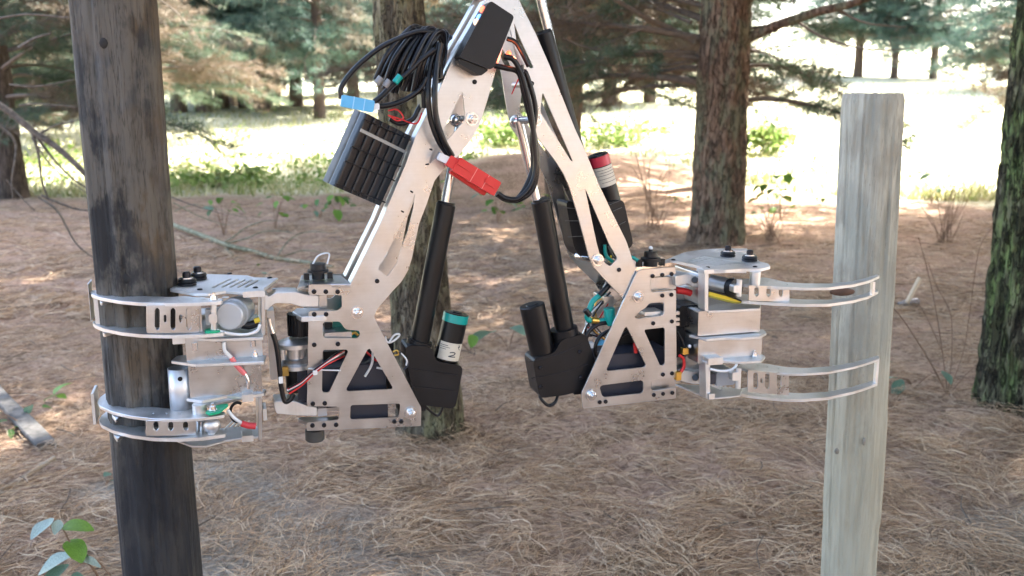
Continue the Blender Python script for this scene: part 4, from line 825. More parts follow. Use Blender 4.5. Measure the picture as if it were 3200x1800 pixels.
for x, y in ((900, 212), (978, 170)): v = H(*c1(x, y), zt); knob(Vector((v.x, v.y, zt + .0003)), cov)
for x in (985, 1180): v = LC(c1, x, 300, -0.045); MB().cyl((v.x, -0.045, zu), (v.x, -0.045, zt - 0.006), 0.012 if x < 1000 else 0.006, seg=16).build('standoff', alu_b, robot)
cbox(c1, 1305, 262, 1470, 296, -0.04, -0.02, 'edge_bar', alu_b)
# upright frame of the gripper
vplate('side_plate', sz(c1, [(1412, 268), (1470, 258), (1470, 580), (1440, 582), (1440, 300), (1412, 300)], -0.03), [], -0.03, 0.15, alu_m)
vplate('side_plate', sz(c1, [(1420, 1030), (1447, 1030), (1447, 1342), (1420, 1345)], -0.04), [], -0.04, 0.15, alu_m)
cbox(c1, 1452, 1118, 1484, 1200, -0.02, 0.02, 'pin_block', alu_b); cbox(c1, 1462, 290, 1495, 390, -0.02, 0.03, 'pin_block', alu_b)
cbox(c1, 1484, 400, 1560, 900, 0.085, 0.125, 'rear_column', alu_m)
# housing between the claws: two boxes and three shelf plates
cbox(c1, 884, 600, 1452, 742, -0.030, 0.135, 'housing', alu, rad=0.003); cbox(c1, 905, 800, 1450, 996, -0.030, 0.135, 'housing', alu, rad=0.003)
def shelf(c, outer, ref, n, th=0.006, m=alu_b):
    z = LC(c, *ref, n).z; return hplate('shelf_plate', sn_(c, outer, z), [], z, th, m), z
s1, z1 = shelf(c1, [(875, 592), (1100, 604), (1455, 592), (1455, 560), (880, 560)], (1100, 604), -0.045)
s2, z2 = shelf(c1, [(780, 765), (960, 788), (1462, 770), (1475, 725), (1000, 712), (820, 728)], (960, 788), -0.05)
s3, z3 = shelf(c1, [(865, 1036), (1010, 1056), (1110, 1035), (1190, 1018), (1300, 1026), (1462, 1000), (1478, 970), (1000, 960), (905, 1005)], (1010, 1056), -0.05)
s4, z4 = shelf(c1, [(820, 1345), (930, 1385), (1040, 1385), (1180, 1345), (1300, 1328), (1425, 1318), (1440, 1240), (1200, 1250), (900, 1290)], (930, 1385), -0.05, 0.004)
for x, y in ((958, 765), (1395, 745)): v = H(*c1(x, y - 8), z2); hw(NUT, (v.x, v.y, z2 + .0003), s2)
for x, y in ((958, 1012), (1390, 990)): v = H(*c1(x, y), z3); hw(NUT, (v.x, v.y, z3 + .0003), s3)
for x in (955, 1380): v = LC(c1, x, 640, -0.04); MB().cyl((v.x, -0.04, z1 - .02), (v.x, -0.04, z1 - .006), 0.0055, seg=6).build('nut_column', steel, s1)
cbox(c1, 1300, 1016, 1385, 1060, -0.052, -0.02, 'edge_bar', alu_b); cbox(c1, 1298, 1318, 1385, 1352, -0.052, -0.02, 'edge_bar', alu_b)
v = LC(c1, 988, 1090, -0.05); MB().cyl((v.x, -0.05, zl), (v.x, -0.05, z3 - .006), 0.0125, seg=18).build('standoff', alu_b, robot)
v = LC(c1, 852, 960, -0.01); tb = MB().cyl((v.x, -0.01, LC(c1, 852, 1112, -.01).z), (v.x, -0.01, LC(c1, 852, 815, -.01).z), 0.0205, seg=24, cap=False).build('guide_tube', alu_b, robot)
tb.modifiers.new('wall', 'SOLIDIFY').thickness = 0.003
w_ = LC(c1, 848, 898, -0.031); MB().cyl((w_.x, -0.0315, w_.z), (w_.x, -0.0285, w_.z), 0.0042, seg=12).build('hole', blk_s, tb)  # black disc on the tube wall paints the shade of a hole
cbox(c1, 790, 598, 885, 640, -0.02, 0.02, 'guide_block', alu_b)
# clamp motor
a = LC(c1, 1205, 442, -0.056); b_ = LC(c1, 1300, 380, 0.030)
gm = MB().rod(a, b_, [(0, 0.0225), (0.02, 0.0245), (0.30, 0.0245), (0.30, 0.0275), (0.55, 0.0275), (0.56, 0.024), (1, 0.024)], 28).build('clamp_motor', mat('grey_motor_case', (0.42, 0.44, 0.46), 0.42, 0.4), robot)
MB().sphere(LC(c1, 1282, 446, -0.056), 0.0045).build('motor_screw', steel, gm)
cbox(c1, 1030, 395, 1130, 500, -0.048, -0.03, 'gear_block', mat('grey_block', (0.40, 0.42, 0.44), 0.45, 0.4))
rd = MB().cyl(LC(c1, 1095, 300, -0.060), LC(c1, 1092, 545, -0.060), 0.0055, seg=12).build('threaded_rod', alu_b, robot)
cbox(c1, 1055, 425, 1120, 490, -0.068, -0.052, 'coupling_nut', alu_b, rad=0.004)
v = H(*c1(1092, 322), zu); hw(NUT, (v.x, v.y, zu + .0003), robot)
MB().rod(LC(c1, 1085, 556, -0.062), LC(c1, 1085, 538, -0.062), [(0, 0.013), (1, 0.013)], 16).build('insulated_terminal', green_p, robot)
wire(c1, [(1115, 540), (1160, 556), (1250, 572), (1340, 572), (1410, 545), (1432, 500)], -0.062, 0.0030, white_p)
wire(c1, [(1300, 500), (1360, 505), (1420, 480)], -0.02, 0.008, blk_c, 'cable'); wire(c1, [(1390, 475), (1430, 462)], -0.03, 0.005, yellow_p)
wire(c1, [(1168, 630), (1175, 690), (1225, 745)], -0.052, 0.0036, white_p); wire(c1, [(1222, 742), (1262, 800), (1322, 862)], -0.052, 0.0050, mat('pink_heat_shrink', (0.70, 0.16, 0.16), 0.4), 'heat_shrink'); wire(c1, [(1320, 860), (1345, 915), (1345, 970)], -0.052, 0.0034, steel, 'terminal')
# lower clamp details
gl = sn_(c1, [(1032, 1150), (1090, 1105), (1195, 1085), (1200, 1100), (1135, 1150), (1060, 1165)], zl + 0.006); hplate('insulated_terminal', gl, [], zl + 0.009, 0.004, green_p)
v = H(*c1(1088, 1128), zl + .009); hw(NUT, (v.x, v.y, zl + .0093), robot)
v = LC(c1, 1078, 1240, -0.06); MB().sphere(v, 0.0155, sc=(1, .8, 1)).build('ball_joint', alu_b, robot); MB().cyl(v, LC(c1, 1078, 1315, -0.06), 0.008, seg=12).build('ball_stud', alu_b, robot)
wire(c1, [(1195, 1125), (1240, 1180), (1300, 1222)], -0.05, 0.0032, white_p); wire(c1, [(1295, 1222), (1350, 1238), (1400, 1242)], -0.05, 0.0062, mat('red_heat_shrink', (0.55, 0.04, 0.05), 0.4), 'heat_shrink')
MB().cyl(LC(c1, 1000, 1200, -0.04), LC(c1, 1000, 1300, -0.04), 0.009, seg=12).build('standoff', steel, robot)
for k in range(5): slab(c1, (1130 + k * 36, 1310), (1235 + k * 30, 1205), 0.0014, 0.02 + 0.01 * k, 0.003, 'grille_bar', alu_m)
MB().tube([LC(c1, 1270 + 55 * math.cos(t), 1140 + 70 * math.sin(t), -0.01) for t in np.linspace(1.4, 5.2, 9)], 0.003, 6).build('cable', blk_c, robot)

# ---- arms between gripper and foot, knee drive
def arm(c, quad, n0, n1, name='arm', m=alu_b): return vplate(name, sz(c, quad, n0), [], n0, n1 - n0, m)
arm(c2, [(62, 300), (100, 295), (145, 268), (290, 262), (385, 285), (458, 288), (458, 372), (330, 372), (255, 348), (140, 345), (98, 378), (62, 382)], 0.012, 0.048); arm(c2, [(110, 245), (205, 238), (300, 240), (300, 270), (140, 275)], 0.085, 0.10, m=alu_m)
arm(c2, [(132, 1062), (290, 1062), (380, 1095), (446, 1105), (446, 1168), (300, 1166), (150, 1152), (135, 1110)], 0.012, 0.06)
cbox(c2, 460, 288, 520, 380, 0.03, 0.09, 'hinge_block', alu_m); cbox(c2, 448, 1105, 520, 1165, 0.03, 0.09, 'hinge_block', alu_m)
zh = LC(c2, 385, 207, 0.0).z; hplate('hinge_plate', sn_(c2, [(300, 232), (318, 190), (330, 140), (620, 140), (700, 205), (385, 207)], zh - .002), [], zh - .002, 0.006, alu_m)
zk = LC(c2, 385, 438, 0.004).z; hplate('hinge_plate', sn_(c2, [(265, 405), (300, 380), (470, 378), (620, 400), (500, 438), (330, 445)], zk), [], zk, 0.010, alu_b)
zb = LC(c2, 372, 1216, 0.0).z; hplate('hinge_plate', sn_(c2, [(300, 1185), (330, 1176), (600, 1170), (610, 1195), (372, 1214)], zb - .002), [], zb - .002, 0.008, alu_m)
v = LC(c2, 325, 495, 0.055); pu_ = MB()
for k in range(22):
    a0 = 2 * math.pi * k / 22; e = Vector((math.cos(a0), math.sin(a0), 0)); pu_.box((-0.0016, -0.0016, -0.021), (0.0016, 0.0016, 0.021), Matrix.Rotation(a0, 3, 'Z')); 
    for i in range(len(pu_.v) - 8, len(pu_.v)): pu_.v[i] = tuple(Vector(pu_.v[i]) + e * 0.0235)
pu_.cyl((0, 0, -0.021), (0, 0, 0.021), 0.0232, seg=22); po = pu_.build('toothed_pulley', blk_p, robot); po.location = v
MB().cyl(LC(c2, 305, 540, 0.055), LC(c2, 305, 610, 0.055), 0.004, seg=10).build('shaft', steel, robot)
km = LC(c2, 290, 620, 0.055); kz = lambda y: LC(c2, 290, y, 0.055).z
def lathe(p, prof, name, m, seg=28): return MB().rod((p.x, p.y, prof[0][0]), (p.x, p.y, prof[-1][0]), [((z - prof[0][0]) / (prof[-1][0] - prof[0][0]), r) for z, r in prof], seg).build(name, m, robot)
lathe(km, [(kz(655), 0.036), (kz(625), 0.036), (kz(615), 0.030), (kz(595), 0.014)], 'motor_flange', alu_b)
for dx in (-0.026, 0.026): MB().cyl((km.x + dx, km.y - .01, kz(740)), (km.x + dx, km.y - .01, kz(650)), 0.006, seg=10).build('standoff', alu_b, robot)
lathe(km, [(kz(790), 0.026), (kz(740), 0.028), (kz(738), 0.019), (kz(650), 0.018)], 'knee_gearbox', alu_m)
lathe(km, [(kz(808), 0.035), (kz(780), 0.035), (kz(770), 0.031)], 'motor_flange', alu_b)
lathe(km, [(kz(980), 0.0225), (kz(880), 0.0225), (kz(810), 0.0225)], 'knee_motor', blk_t)
cbox(c2, 190, 815, 240, 875, 0.02, 0.03, 'tape_patch', mat('kapton', (0.40, 0.22, 0.04), 0.3))
# hold-down on the foot top
v = H(*c2(455, 175), zh - .002); MB().rod((v.x, v.y, zh), (v.x, v.y, zh + 0.030), [(0, 0.012), (0.45, 0.012), (0.45, 0.020), (0.6, 0.020), (0.62, 0.016), (1, 0.015)], 18).build('potentiometer', blk_p, robot)
for s_ in (-1, 1): MB().box((v.x + s_ * 0.022 - .005, v.y - .006, zh), (v.x + s_ * 0.022 + .005, v.y + .006, zh + 0.012)).build('potentiometer_foot', blk_p, robot)
MB().tube([Vector((v.x - .01, v.y, zh + .028)), Vector((v.x + .002, v.y, zh + .045)), Vector((v.x + .022, v.y, zh + .048)), Vector((v.x + .018, v.y, zh + .028))], 0.0018, 6).build('wire', white_p, robot)
v = LC(c2, 430, 1310, 0.03); MB().rod((v.x, .03, v.z - .010), (v.x, .03, v.z + .016), [(0, 0.016), (0.1, 0.0185), (0.85, 0.0185), (0.9, 0.010), (1, 0.01)], 20).build('rubber_stop', mat('dark_rubber', (0.05, 0.048, 0.045), 0.7), robot)
# foot wiring
wire(c2, [(95, 455), (105, 510), (125, 570)], -0.01, 0.0042, steel, 'terminal'); wire(c2, [(122, 565), (145, 640), (165, 760), (178, 890), (185, 960), (210, 1060), (250, 1050), (275, 1010)], -0.01, 0.0046, blk_c, 'cable', seg=8)
cbox(c2, 165, 885, 198, 930, -0.016, -0.006, 'sleeve', white_p)
for k, m_ in enumerate((blk_c, red_p, white_p, greyw, blk_c, red_p)):
    d = (k - 2.5) * 7; wire(c2, [(225 + abs(d), 985 + d, -.008), (330, 930 + d * .8, -.012), (420, 850 + d * .6, -.014), (500, 790 + d * .6, -.012), (570, 745 + d, -.002), (640, 705 + d * 1.4, .03)], -0.01, 0.0026, m_)
wire(c2, [(380, 822), (480, 832), (620, 836)], -0.004, 0.0014, white_p, 'zip_tie'); cbox(c2, 415, 840, 450, 868, -0.02, -0.012, 'zip_tie_head', white_p)
wire(c2, [(795, 690), (850, 740), (895, 780)], 0.05, 0.0022, red_p); wire(c2, [(740, 800), (830, 760), (870, 700), (830, 650)], 0.045, 0.0022, greyw); wire(c2, [(855, 700), (845, 790), (795, 880)], 0.03, 0.0028, white_p); wire(c2, [(820, 655), (850, 650), (848, 690)], 0.03, 0.003, white_p); wire(c2, [(880, 815), (940, 828), (945, 850)], 0.03, 0.0022, white_p)
wire(c2, [(945, 590), (955, 625), (985, 630), (1030, 600), (1048, 572), (1010, 578), (970, 632)], 0.03, 0.0020, white_p)
wire(c2, [(1045, 700), (1090, 740), (1110, 790), (1080, 830)], 0.02, 0.0022, navy); wire(c2, [(1060, 710), (1100, 760), (1095, 800)], 0.018, 0.0018, white_p); wire(c2, [(1000, 700), (1030, 690), (1040, 720), (1010, 725)], 0.03, 0.0018, brass)
cr = LC(c2, 700, 520, 0.06); MB().cyl((cr.x - .004, .055, cr.z + .006), (cr.x - .004, .062, cr.z + .006), 0.034, seg=24).build('encoder_disc', mat('teal_disc', (0.0, 0.16, 0.13), 0.4), robot)
wire(c2, [(690, 575), (720, 560), (745, 580)], 0.03, 0.003, brass)

# ------------------------------------------------------------------ open gripper of the free leg
zu2, dzu2, pu2 = claw(r2, [(620, 366), (700, 384), (800, 391), (1000, 404), (1200, 411), (1400, 409), (1600, 384), (1722, 354), (1810, 313)], [(1782, 304), (1700, 332), (1580, 362), (1400, 378), (1200, 376), (1050, 366), (950, 342), (880, 328), (780, 338), (690, 338), (635, 346)], (1000, 400), (1000, 532), holes=[slit(x, y) for x, y in ((820, 355), (900, 358), (970, 352), (1060, 386))], back=False)
vplate('slotted_plate', sz(r2, [(750, 392), (1078, 408), (1080, 526), (750, 516)], NF + .006), [sz(r2, h, NF + .006) for h in slots((813, 910, 1010), 398, 488, 17)], NF + .006, 0.003, alu)
v = H(*r2(1760, 345), zu2); MB().box((v.x - .003, v.y - .003, zu2 - dzu2 + .0005), (v.x + .003, v.y + .006, zu2 - .0055)).build('end_block', alu_b, robot)
zl2, dzl2, pl2 = claw(r2, [(660, 1055), (760, 1075), (900, 1090), (1070, 1104), (1200, 1104), (1400, 1090), (1600, 1050), (1700, 1022), (1808, 985)], [(1800, 958), (1600, 1012), (1400, 1048), (1200, 1060), (1050, 1052), (900, 1026), (760, 1010), (672, 1030)], (1070, 1100), (1070, 1308), holes=[slit(x, y) for x, y in ((820, 1036), (900, 1050), (990, 1066))], back=False)
vplate('slotted_plate', sz(r2, [(742, 1078), (1075, 1108), (1075, 1285), (742, 1255)], NF + .006), [sz(r2, h, NF + .006) for h in slots((805, 900, 995), 1090, 1235, 18) + slots((853,), 1140, 1185, 9)], NF + .006, 0.003, alu)
v = H(*r2(1792, 982), zl2); MB().box((v.x - .003, v.y - .003, zl2 - dzl2 + .0005), (v.x + .003, v.y + .006, zl2 - .0055)).build('end_block', alu_b, robot)
zt2 = LC(r2, 470, 282, -0.045).z
cov2 = hplate('cover_plate', sn_(r2, [(55, 196), (120, 186), (470, 262), (560, 268), (700, 258), (850, 258), (925, 238), (905, 215), (840, 200), (760, 130), (560, 118), (330, 112), (150, 158)], zt2), [sn_(r2, [(250 + i * 28, 196 - i * 9), (262 + i * 28, 192 - i * 9), (500 + i * 58, 230 - i * 4), (488 + i * 58, 233 - i * 4)], zt2) for i in range(5)], zt2, 0.006, alu_b)
bk = hplate('claw_plate', sn_(r2, [(112, 172), (130, 150), (230, 112), (400, 88), (560, 80), (740, 82), (740, 98), (560, 98), (420, 104), (300, 122), (190, 152), (150, 178)], zt2 - 0.004), [], zt2 - 0.0075, 0.006, alu_b)
o = new_obj('claw_plate', bk.data, robot); o.location = (0, 0, -0.05)
for x, y in ((140, 190), (418, 250), (800, 245)): v = H(*r2(x, y), zt2); hw(CAPS, (v.x, v.y, zt2 + .0003), cov2)
for x, y in ((580, 160), (756, 196)): v = H(*r2(x, y), zt2); knob(Vector((v.x, v.y, zt2 + .0003)), cov2)
v = LC(r2, 802, 310, -0.04); MB().cyl((v.x, -.04, zu2), (v.x, -.04, zt2 - .006), 0.0115, seg=16).build('standoff', alu_b, robot)
cbox(r2, 390, 268, 470, 296, -0.052, -0.02, 'edge_bar', alu_b); vplate('side_plate', sz(r2, [(395, 290), (427, 290), (424, 605), (395, 600)], -0.045), [], -0.045, 0.03, alu_b)
vplate('side_plate', sz(r2, [(358, 300), (396, 300), (396, 575), (358, 560)], 0.0), [], -0.012, 0.13, alu_m)
arm(r2, [(155, 318), (230, 305), (262, 300), (300, 318), (388, 318), (388, 405), (300, 408), (258, 378), (160, 402)], 0.004, 0.05); arm(r2, [(150, 395), (260, 415), (400, 440), (400, 590), (180, 520), (150, 470)], 0.075, 0.09, 'arm', alu_m)
cbox(r1, 1140, 312, 1350, 402, 0.02, 0.06, 'hinge_block', alu_m); cbox(r1, 1148, 1150, 1345, 1225, 0.02, 0.06, 'hinge_block', alu_m)
for x, y in ((313, 348), (318, 1140)): MB().rod(LC(r2, x, y, 0.0035), LC(r2, x, y, -0.0015), [(0, 0.0075), (1, 0.006)], 12).build('cap_screw', blk_s, robot)
cbox(r2, 345, 605, 838, 765, -0.030, 0.12, 'housing', alu, rad=0.003); cbox(r2, 345, 820, 850, 980, -0.030, 0.12, 'housing', alu, rad=0.003)
a1, y1_ = shelf(r2, [(420, 596), (560, 592), (840, 576), (850, 548), (500, 540), (415, 560)], (560, 596), -0.045)
a2, y2_ = shelf(r2, [(265, 790), (410, 825), (560, 812), (690, 815), (840, 805), (895, 775), (870, 748), (400, 742), (330, 750)], (410, 822), -0.045)
a3, y3_ = shelf(r2, [(415, 1005), (560, 1000), (690, 1008), (850, 1000), (885, 965), (850, 945), (400, 940), (250, 960)], (560, 1002), -0.045)
a4, y4_ = shelf(r2, [(430, 1305), (560, 1295), (680, 1280), (700, 1230), (400, 1200), (150, 1190), (300, 1250)], (430, 1305), -0.045, 0.004)
for x, y in ((415, 780), (790, 765)): v = H(*r2(x, y), y2_); hw(NUT, (v.x, v.y, y2_ + .0003), a2)
for x, y in ((415, 975), (795, 968)): v = H(*r2(x, y), y3_); hw(NUT, (v.x, v.y, y3_ + .0003), a3)
cbox(r2, 425, 985, 540, 1030, -0.052, -0.02, 'edge_bar', alu_b); vplate('side_plate', sz(r2, [(400, 1010), (440, 1015), (440, 1312), (405, 1305)], -0.045), [], -0.045, 0.03, alu_b); cbox(r2, 430, 1272, 475, 1312, -0.053, -0.044, 'edge_bar', alu_b)
arm(r2, [(180, 1070), (300, 1090), (395, 1085), (395, 1190), (300, 1190), (190, 1165)], 0.004, 0.06); cbox(r2, 240, 960, 400, 1085, 0.02, 0.1, 'rear_column', alu_m)
a = LC(r2, 430, 380, 0.01); b_ = LC(r2, 615, 420, -0.02); MB().rod(a, b_, [(0, 0.021), (0.9, 0.021), (0.92, 0.024), (1, 0.024)], 24).build('clamp_motor', mat('steel_motor_case', (0.38, 0.38, 0.38), 0.35, 0.7), robot)
MB().rod(LC(r2, 605, 415, -0.03), LC(r2, 650, 415, -0.045), [(0, 0.021), (1, 0.019)], 20).build('black_coupling', blk_p, robot); MB().cyl(LC(r2, 674, 345, -0.06), LC(r2, 668, 480, -0.06), 0.006, seg=10).build('threaded_rod', alu_b, robot); cbox(r2, 630, 395, 690, 450, -0.068, -0.05, 'coupling_nut', alu_b, rad=.003)
for d, m_ in ((0, yellow_p), (14, yellow_p), (26, mat('olive_wire', (0.30, 0.28, 0.03), .5)), (-16, blk_c)): wire(r2, [(425, 450 + d), (500, 470 + d), (570, 488 + d), (640, 512 + d * .6), (685, 524)], -0.035, 0.0035, m_)
cbox(r2, 490, 1090, 640, 1195, -0.03, 0.02, 'clamp_motor', mat('grey_gear_case', (0.36, 0.39, 0.44), .45, .4), rad=.006); MB().cyl(LC(r2, 668, 1060, -0.06), LC(r2, 662, 1225, -0.06), 0.006, seg=10).build('threaded_rod', alu_b, robot); cbox(r2, 620, 1100, 680, 1160, -0.066, -0.05, 'coupling_nut', alu_b, rad=.003)
wire(r2, [(440, 1070), (520, 1085), (600, 1078), (645, 1045), (655, 1005)], -0.05, 0.003, white_p); cbox(r2, 440, 1110, 480, 1190, -0.04, 0.0, 'cable_guard', navy)
for k in range(5): slab(r2, (440 + k * 40, 1195 + k * 6), (560 + k * 30, 1250 + k * 2), 0.0014, 0.0 + .012 * k, 0.003, 'grille_bar', alu_m)
cbox(r2, 185, 560, 345, 720, 0.02, 0.08, 'knee_motor', blk_t, rad=.01); cbox(r2, 175, 735, 340, 960, 0.03, 0.1, 'inner_panel', blk_p)
for y in (610, 660, 700): cbox(r1, 1352, y - 20, 1380, y + 5, 0.0, 0.03, 'gear_tooth', alu_m)
wire(r2, [(170, 770), (210, 840), (240, 920)], -0.0, 0.003, blk_c, 'cable'); wire(r2, [(190, 960), (222, 985), (225, 1050), (195, 1105)], -0.0, 0.0035, red_p); cbox(r2, 168, 1095, 205, 1160, -0.006, 0.006, 'plug', brass); cbox(r2, 218, 905, 262, 950, -0.006, 0.006, 'plug', brass); MB().sphere(LC(r2, 272, 885, -0.004), 0.004).build('plug_tip', white_p, robot)
wire(r2, [(160, 430), (230, 440), (280, 455)], 0.03, 0.008, red_p)
# sensor and wiring of the free foot
v = LC(r1, 1140, 175, 0.04); zf = LC(r1, 1180, 240, 0.0).z
MB().rod((v.x, .04, zf), (v.x, .04, zf + .036), [(0, .015), (.3, .015), (.3, .021), (.5, .021), (.55, .015), (.85, .014), (.86, .005), (1, .004)], 18).build('potentiometer', blk_p, robot); MB().sphere((v.x, .04, zf + .038), .0045).build('sensor_tip', white_p, robot)
for s_ in (-1, 1): MB().box((v.x + s_ * .026 - .005, .034, zf), (v.x + s_ * .026 + .005, .046, zf + .014)).build('potentiometer_foot', blk_p, robot)
MB().tube([Vector((v.x - .028, .04, zf + .012)), Vector((v.x - .045, .04, zf + .02)), Vector((v.x - .045, .045, zf - .005)), Vector((v.x - .03, .05, zf - .02))], .004, 6).build('wire', teal, robot)
wire(r1, [(790, 380), (740, 440), (670, 500), (640, 560), (620, 640), (680, 668), (790, 660)], 0.035, 0.0062, teal, 'taped_cable', seg=8); wire(r1, [(800, 370), (720, 455)], 0.03, 0.006, blk_c, 'cable'); wire(r1, [(600, 575), (640, 620)], 0.03, 0.0065, blk_c, 'cable'); wire(r1, [(655, 660), (710, 665)], 0.032, 0.0075, brass, 'tape_patch')
wire(r1, [(800, 560), (805, 640), (820, 690)], 0.03, 0.012, teal, 'taped_cable')
for k in range(9):
    q = random.Random(k); wire(r1, [(820 + q.uniform(-20, 20), 450 + q.uniform(-30, 30)), (740 + q.uniform(-50, 40), 540 + q.uniform(-40, 40)), (660 + q.uniform(-50, 50), 640 + q.uniform(-40, 60)), (640 + q.uniform(-40, 60), 730 + q.uniform(-20, 60)), (740 + q.uniform(-20, 60), 800 + q.uniform(-40, 60))], 0.045 + .02 * q.random(), 0.0017, (greyw, white_p, brass, navy, greyw, red_p, white_p, blk_c, greyw)[k])
wire(r1, [(850, 680), (720, 690), (630, 760), (605, 880), (640, 990), (680, 1030)], 0.03, 0.0048, blk_c, 'cable', seg=8); wire(r1, [(840, 730), (740, 780), (690, 860), (690, 940), (720, 980)], 0.03, 0.0042, blk_c, 'cable', seg=8)
cbox(r1, 620, 850, 680, 890, .03, .045, 'plug', white_p); cbox(r1, 700, 830, 760, 865, .035, .045, 'plug', blue_p); wire(r1, [(1015, 850), (1018, 890), (1020, 930)], 0.02, 0.0045, red_p); wire(r1, [(900, 790), (960, 760), (1000, 800)], .06, .004, blk_c, 'cable')
cbox(r1, 1100, 540, 1250, 600, .05, .07, 'circuit_board', navy); cbox(r1, 1095, 596, 1245, 618, .01, .05, 'bracket', alu_b); cbox(r1, 760, 470, 840, 520, .04, .1, 'bracket', alu_m)
# inner cover visible behind the free thigh's lower slot
wire(c4, [(820, 880), (830, 960), (880, 1010)], .03, .004, teal, 'wire'); wire(c4, [(850, 890), (880, 960), (910, 990)], .03, .0025, greyw); wire(c4, [(870, 960), (855, 1010)], .03, .002, yellow_p)

# ------------------------------------------------------------------ posts
dark_wood = woody('dark_weathered_pole', (0.020, 0.020, 0.021), (0.066, 0.066, 0.066), (0.150, 0.150, 0.150), (40, 40, 4.0), 0.5, patch=(0.017, 0.017, 0.019), patch_scale=1.5, patch_lo=0.47, patch_hi=0.58, moss=(0.125, 0.088, 0.052), fine=(0.125, 0.112, 0.094), rough=0.72, bdist=0.008, zdark=(1.32, 1.52, (0.014, 0.015, 0.019), 0.8), crack=((64, 64, 3.0), 0.016, (0.012, 0.012, 0.012), 0.6))
pale_wood = woody('pale_treated_post', (0.21, 0.205, 0.165), (0.375, 0.358, 0.29), (0.46, 0.445, 0.37), (50, 50, 5.0), 0.35, patch=(0.28, 0.28, 0.235), patch_scale=2.6, patch_lo=0.50, patch_hi=0.64, fine=(0.29, 0.27, 0.215), rough=0.8, bdist=0.006, zdark=(1.15, 1.55, (0.37, 0.335, 0.245), 0.6), crack=((62, 62, 2.0), 0.011, (0.17, 0.155, 0.125), 0.65))
def w3(v): return O_ + EX * v.x + EN * v.y + Vector((0, 0, v.z))
pa = w3(L(355, 0, 0.082)); pb = w3(L(510, 1800, 0.082)); dv = (pa - pb); up = dv / dv.z
dk = post('wooden_pole', 'dark weathered round wooden pole gripped by the robot', pb - up * (pb.z + 0.25), pa + up * 1.1, 0.0738, 0.0680, dark_wood, 3.0, 0.003, 22)
# taper is set from the two measured widths
pc = w3(L(2729, 292, 0.135)); pd = w3(L(2652, 1800, 0.135)); dv = (pc - pd); up = dv / dv.z
ps = post('wooden_post', 'pale grey treated post with a flat sawn top inside the open claw', pd - up * (pd.z + 0.25), pc, 0.071, 0.0685, pale_wood, 8.0, 0.003, 20, step=L(2652, 1662, 0.066).z + 0.25)
# growth-ring step low on the pale post
def band(par, p, r, m, name, h=0.003):
    q = MB(); rg = []
    for dz, e in ((-h, 0.0), (0, 0.0018), (h, 0.0)): rg.append([Vector((math.cos(2 * math.pi * k / 40) * (r + e), math.sin(2 * math.pi * k / 40) * (r + e), p + dz + 0.004 * math.sin(3 * 2 * math.pi * k / 40))) for k in range(40)])
    return q.loft(rg, cap=False).build(name, m, par)
knot = mat('brown_knot', (0.10, 0.055, 0.035), 0.8, var=0.4, vscale=30)
def knot_on(par, px, py, n, rx, rz, m=knot):
    v = w3(L(px, py, n)); q = MB().sphere(v - par.location, 1.0, 12, 6, sc=(rx, 0.004, rz)).build('knot', m, par); return q
for px, py, n, rx, rz in ((2632, 912, 0.066, 0.030, 0.010), (2615, 1410, 0.068, 0.0060, 0.008), (2700, 1380, 0.068, 0.004, 0.010)): knot_on(ps, px, py, n, rx, rz, knot if py < 1000 else mat('grey_knot', (0.22, 0.20, 0.165), .8, var=.4, vscale=60))
for px, py, n, rx, rz in ((323, 135, 0.0165, 0.008, 0.010), (393, 870, 0.0165, 0.012, 0.010)): knot_on(dk, px, py, n, rx, rz, mat('black_knot', (0.018, 0.016, 0.016), .8))

# ------------------------------------------------------------------ hammer
ham = empty('hammer', on_ground(2838, 958)); tag(ham, 'small hammer with a pale wooden handle standing on its head behind the pale post', 'hammer')
hb = ham.location.copy(); Yh = hb.y
h0 = at(2834, 945, Yh) - hb; h1 = at(2876, 868, Yh) - hb; h0.z = 0.03
MB().tube([h0, h0.lerp(h1, .4), h1], 0.017, 12, 4, r1=0.020).build('handle', mat('pale_handle', (0.64, 0.48, 0.31), 0.5, var=.1), ham)
hd = MB(); e0 = at(2806, 950, Yh) - hb; e1 = at(2876, 950, Yh) - hb; e0.z = e1.z = 0.026; e1.y += .06
hd.rod(e0, e1, [(0, .010), (.25, .016), (.35, .024), (.6, .026), (.62, .020), (.8, .030), (1, .030)], 14); hd.build('head', mat('steel_head', (0.30, 0.31, 0.34), 0.35, .7), ham)

# ------------------------------------------------------------------ fallen wood
grey_w = woody('grey_dead_wood', (0.06, 0.055, 0.05), (0.13, 0.12, 0.108), (0.19, 0.178, 0.16), (20, 20, 20), 0.4)
green_w = woody('green_dead_branch', (0.10, 0.09, 0.055), (0.22, 0.205, 0.13), (0.32, 0.30, 0.21), (18, 18, 18), 0.4)
def gp(px, py, h=0.0): v = on_ground(px, py); v.z += h; return v
def branch(name, label, main, r0, r1_, twigs, m, cat='branch'):
    b0 = Vector(main[0]); r = empty(name, b0); tag(r, label, cat)
    MB().tube([Vector(p) - b0 for p in main], r0, 9, 6, r1=r1_).build('stem', m, r)
    for tw in twigs: MB().tube([Vector(p) - b0 for p in tw[0]], tw[1], 5, 5, r1=tw[1] * 0.45).build('twig', m if len(tw) < 3 else tw[2], r)
    return r
fb = gp(780, 800); Yb = fb.y
A = lambda px, py, dy=0.0: at(px, py, Yb + dy)
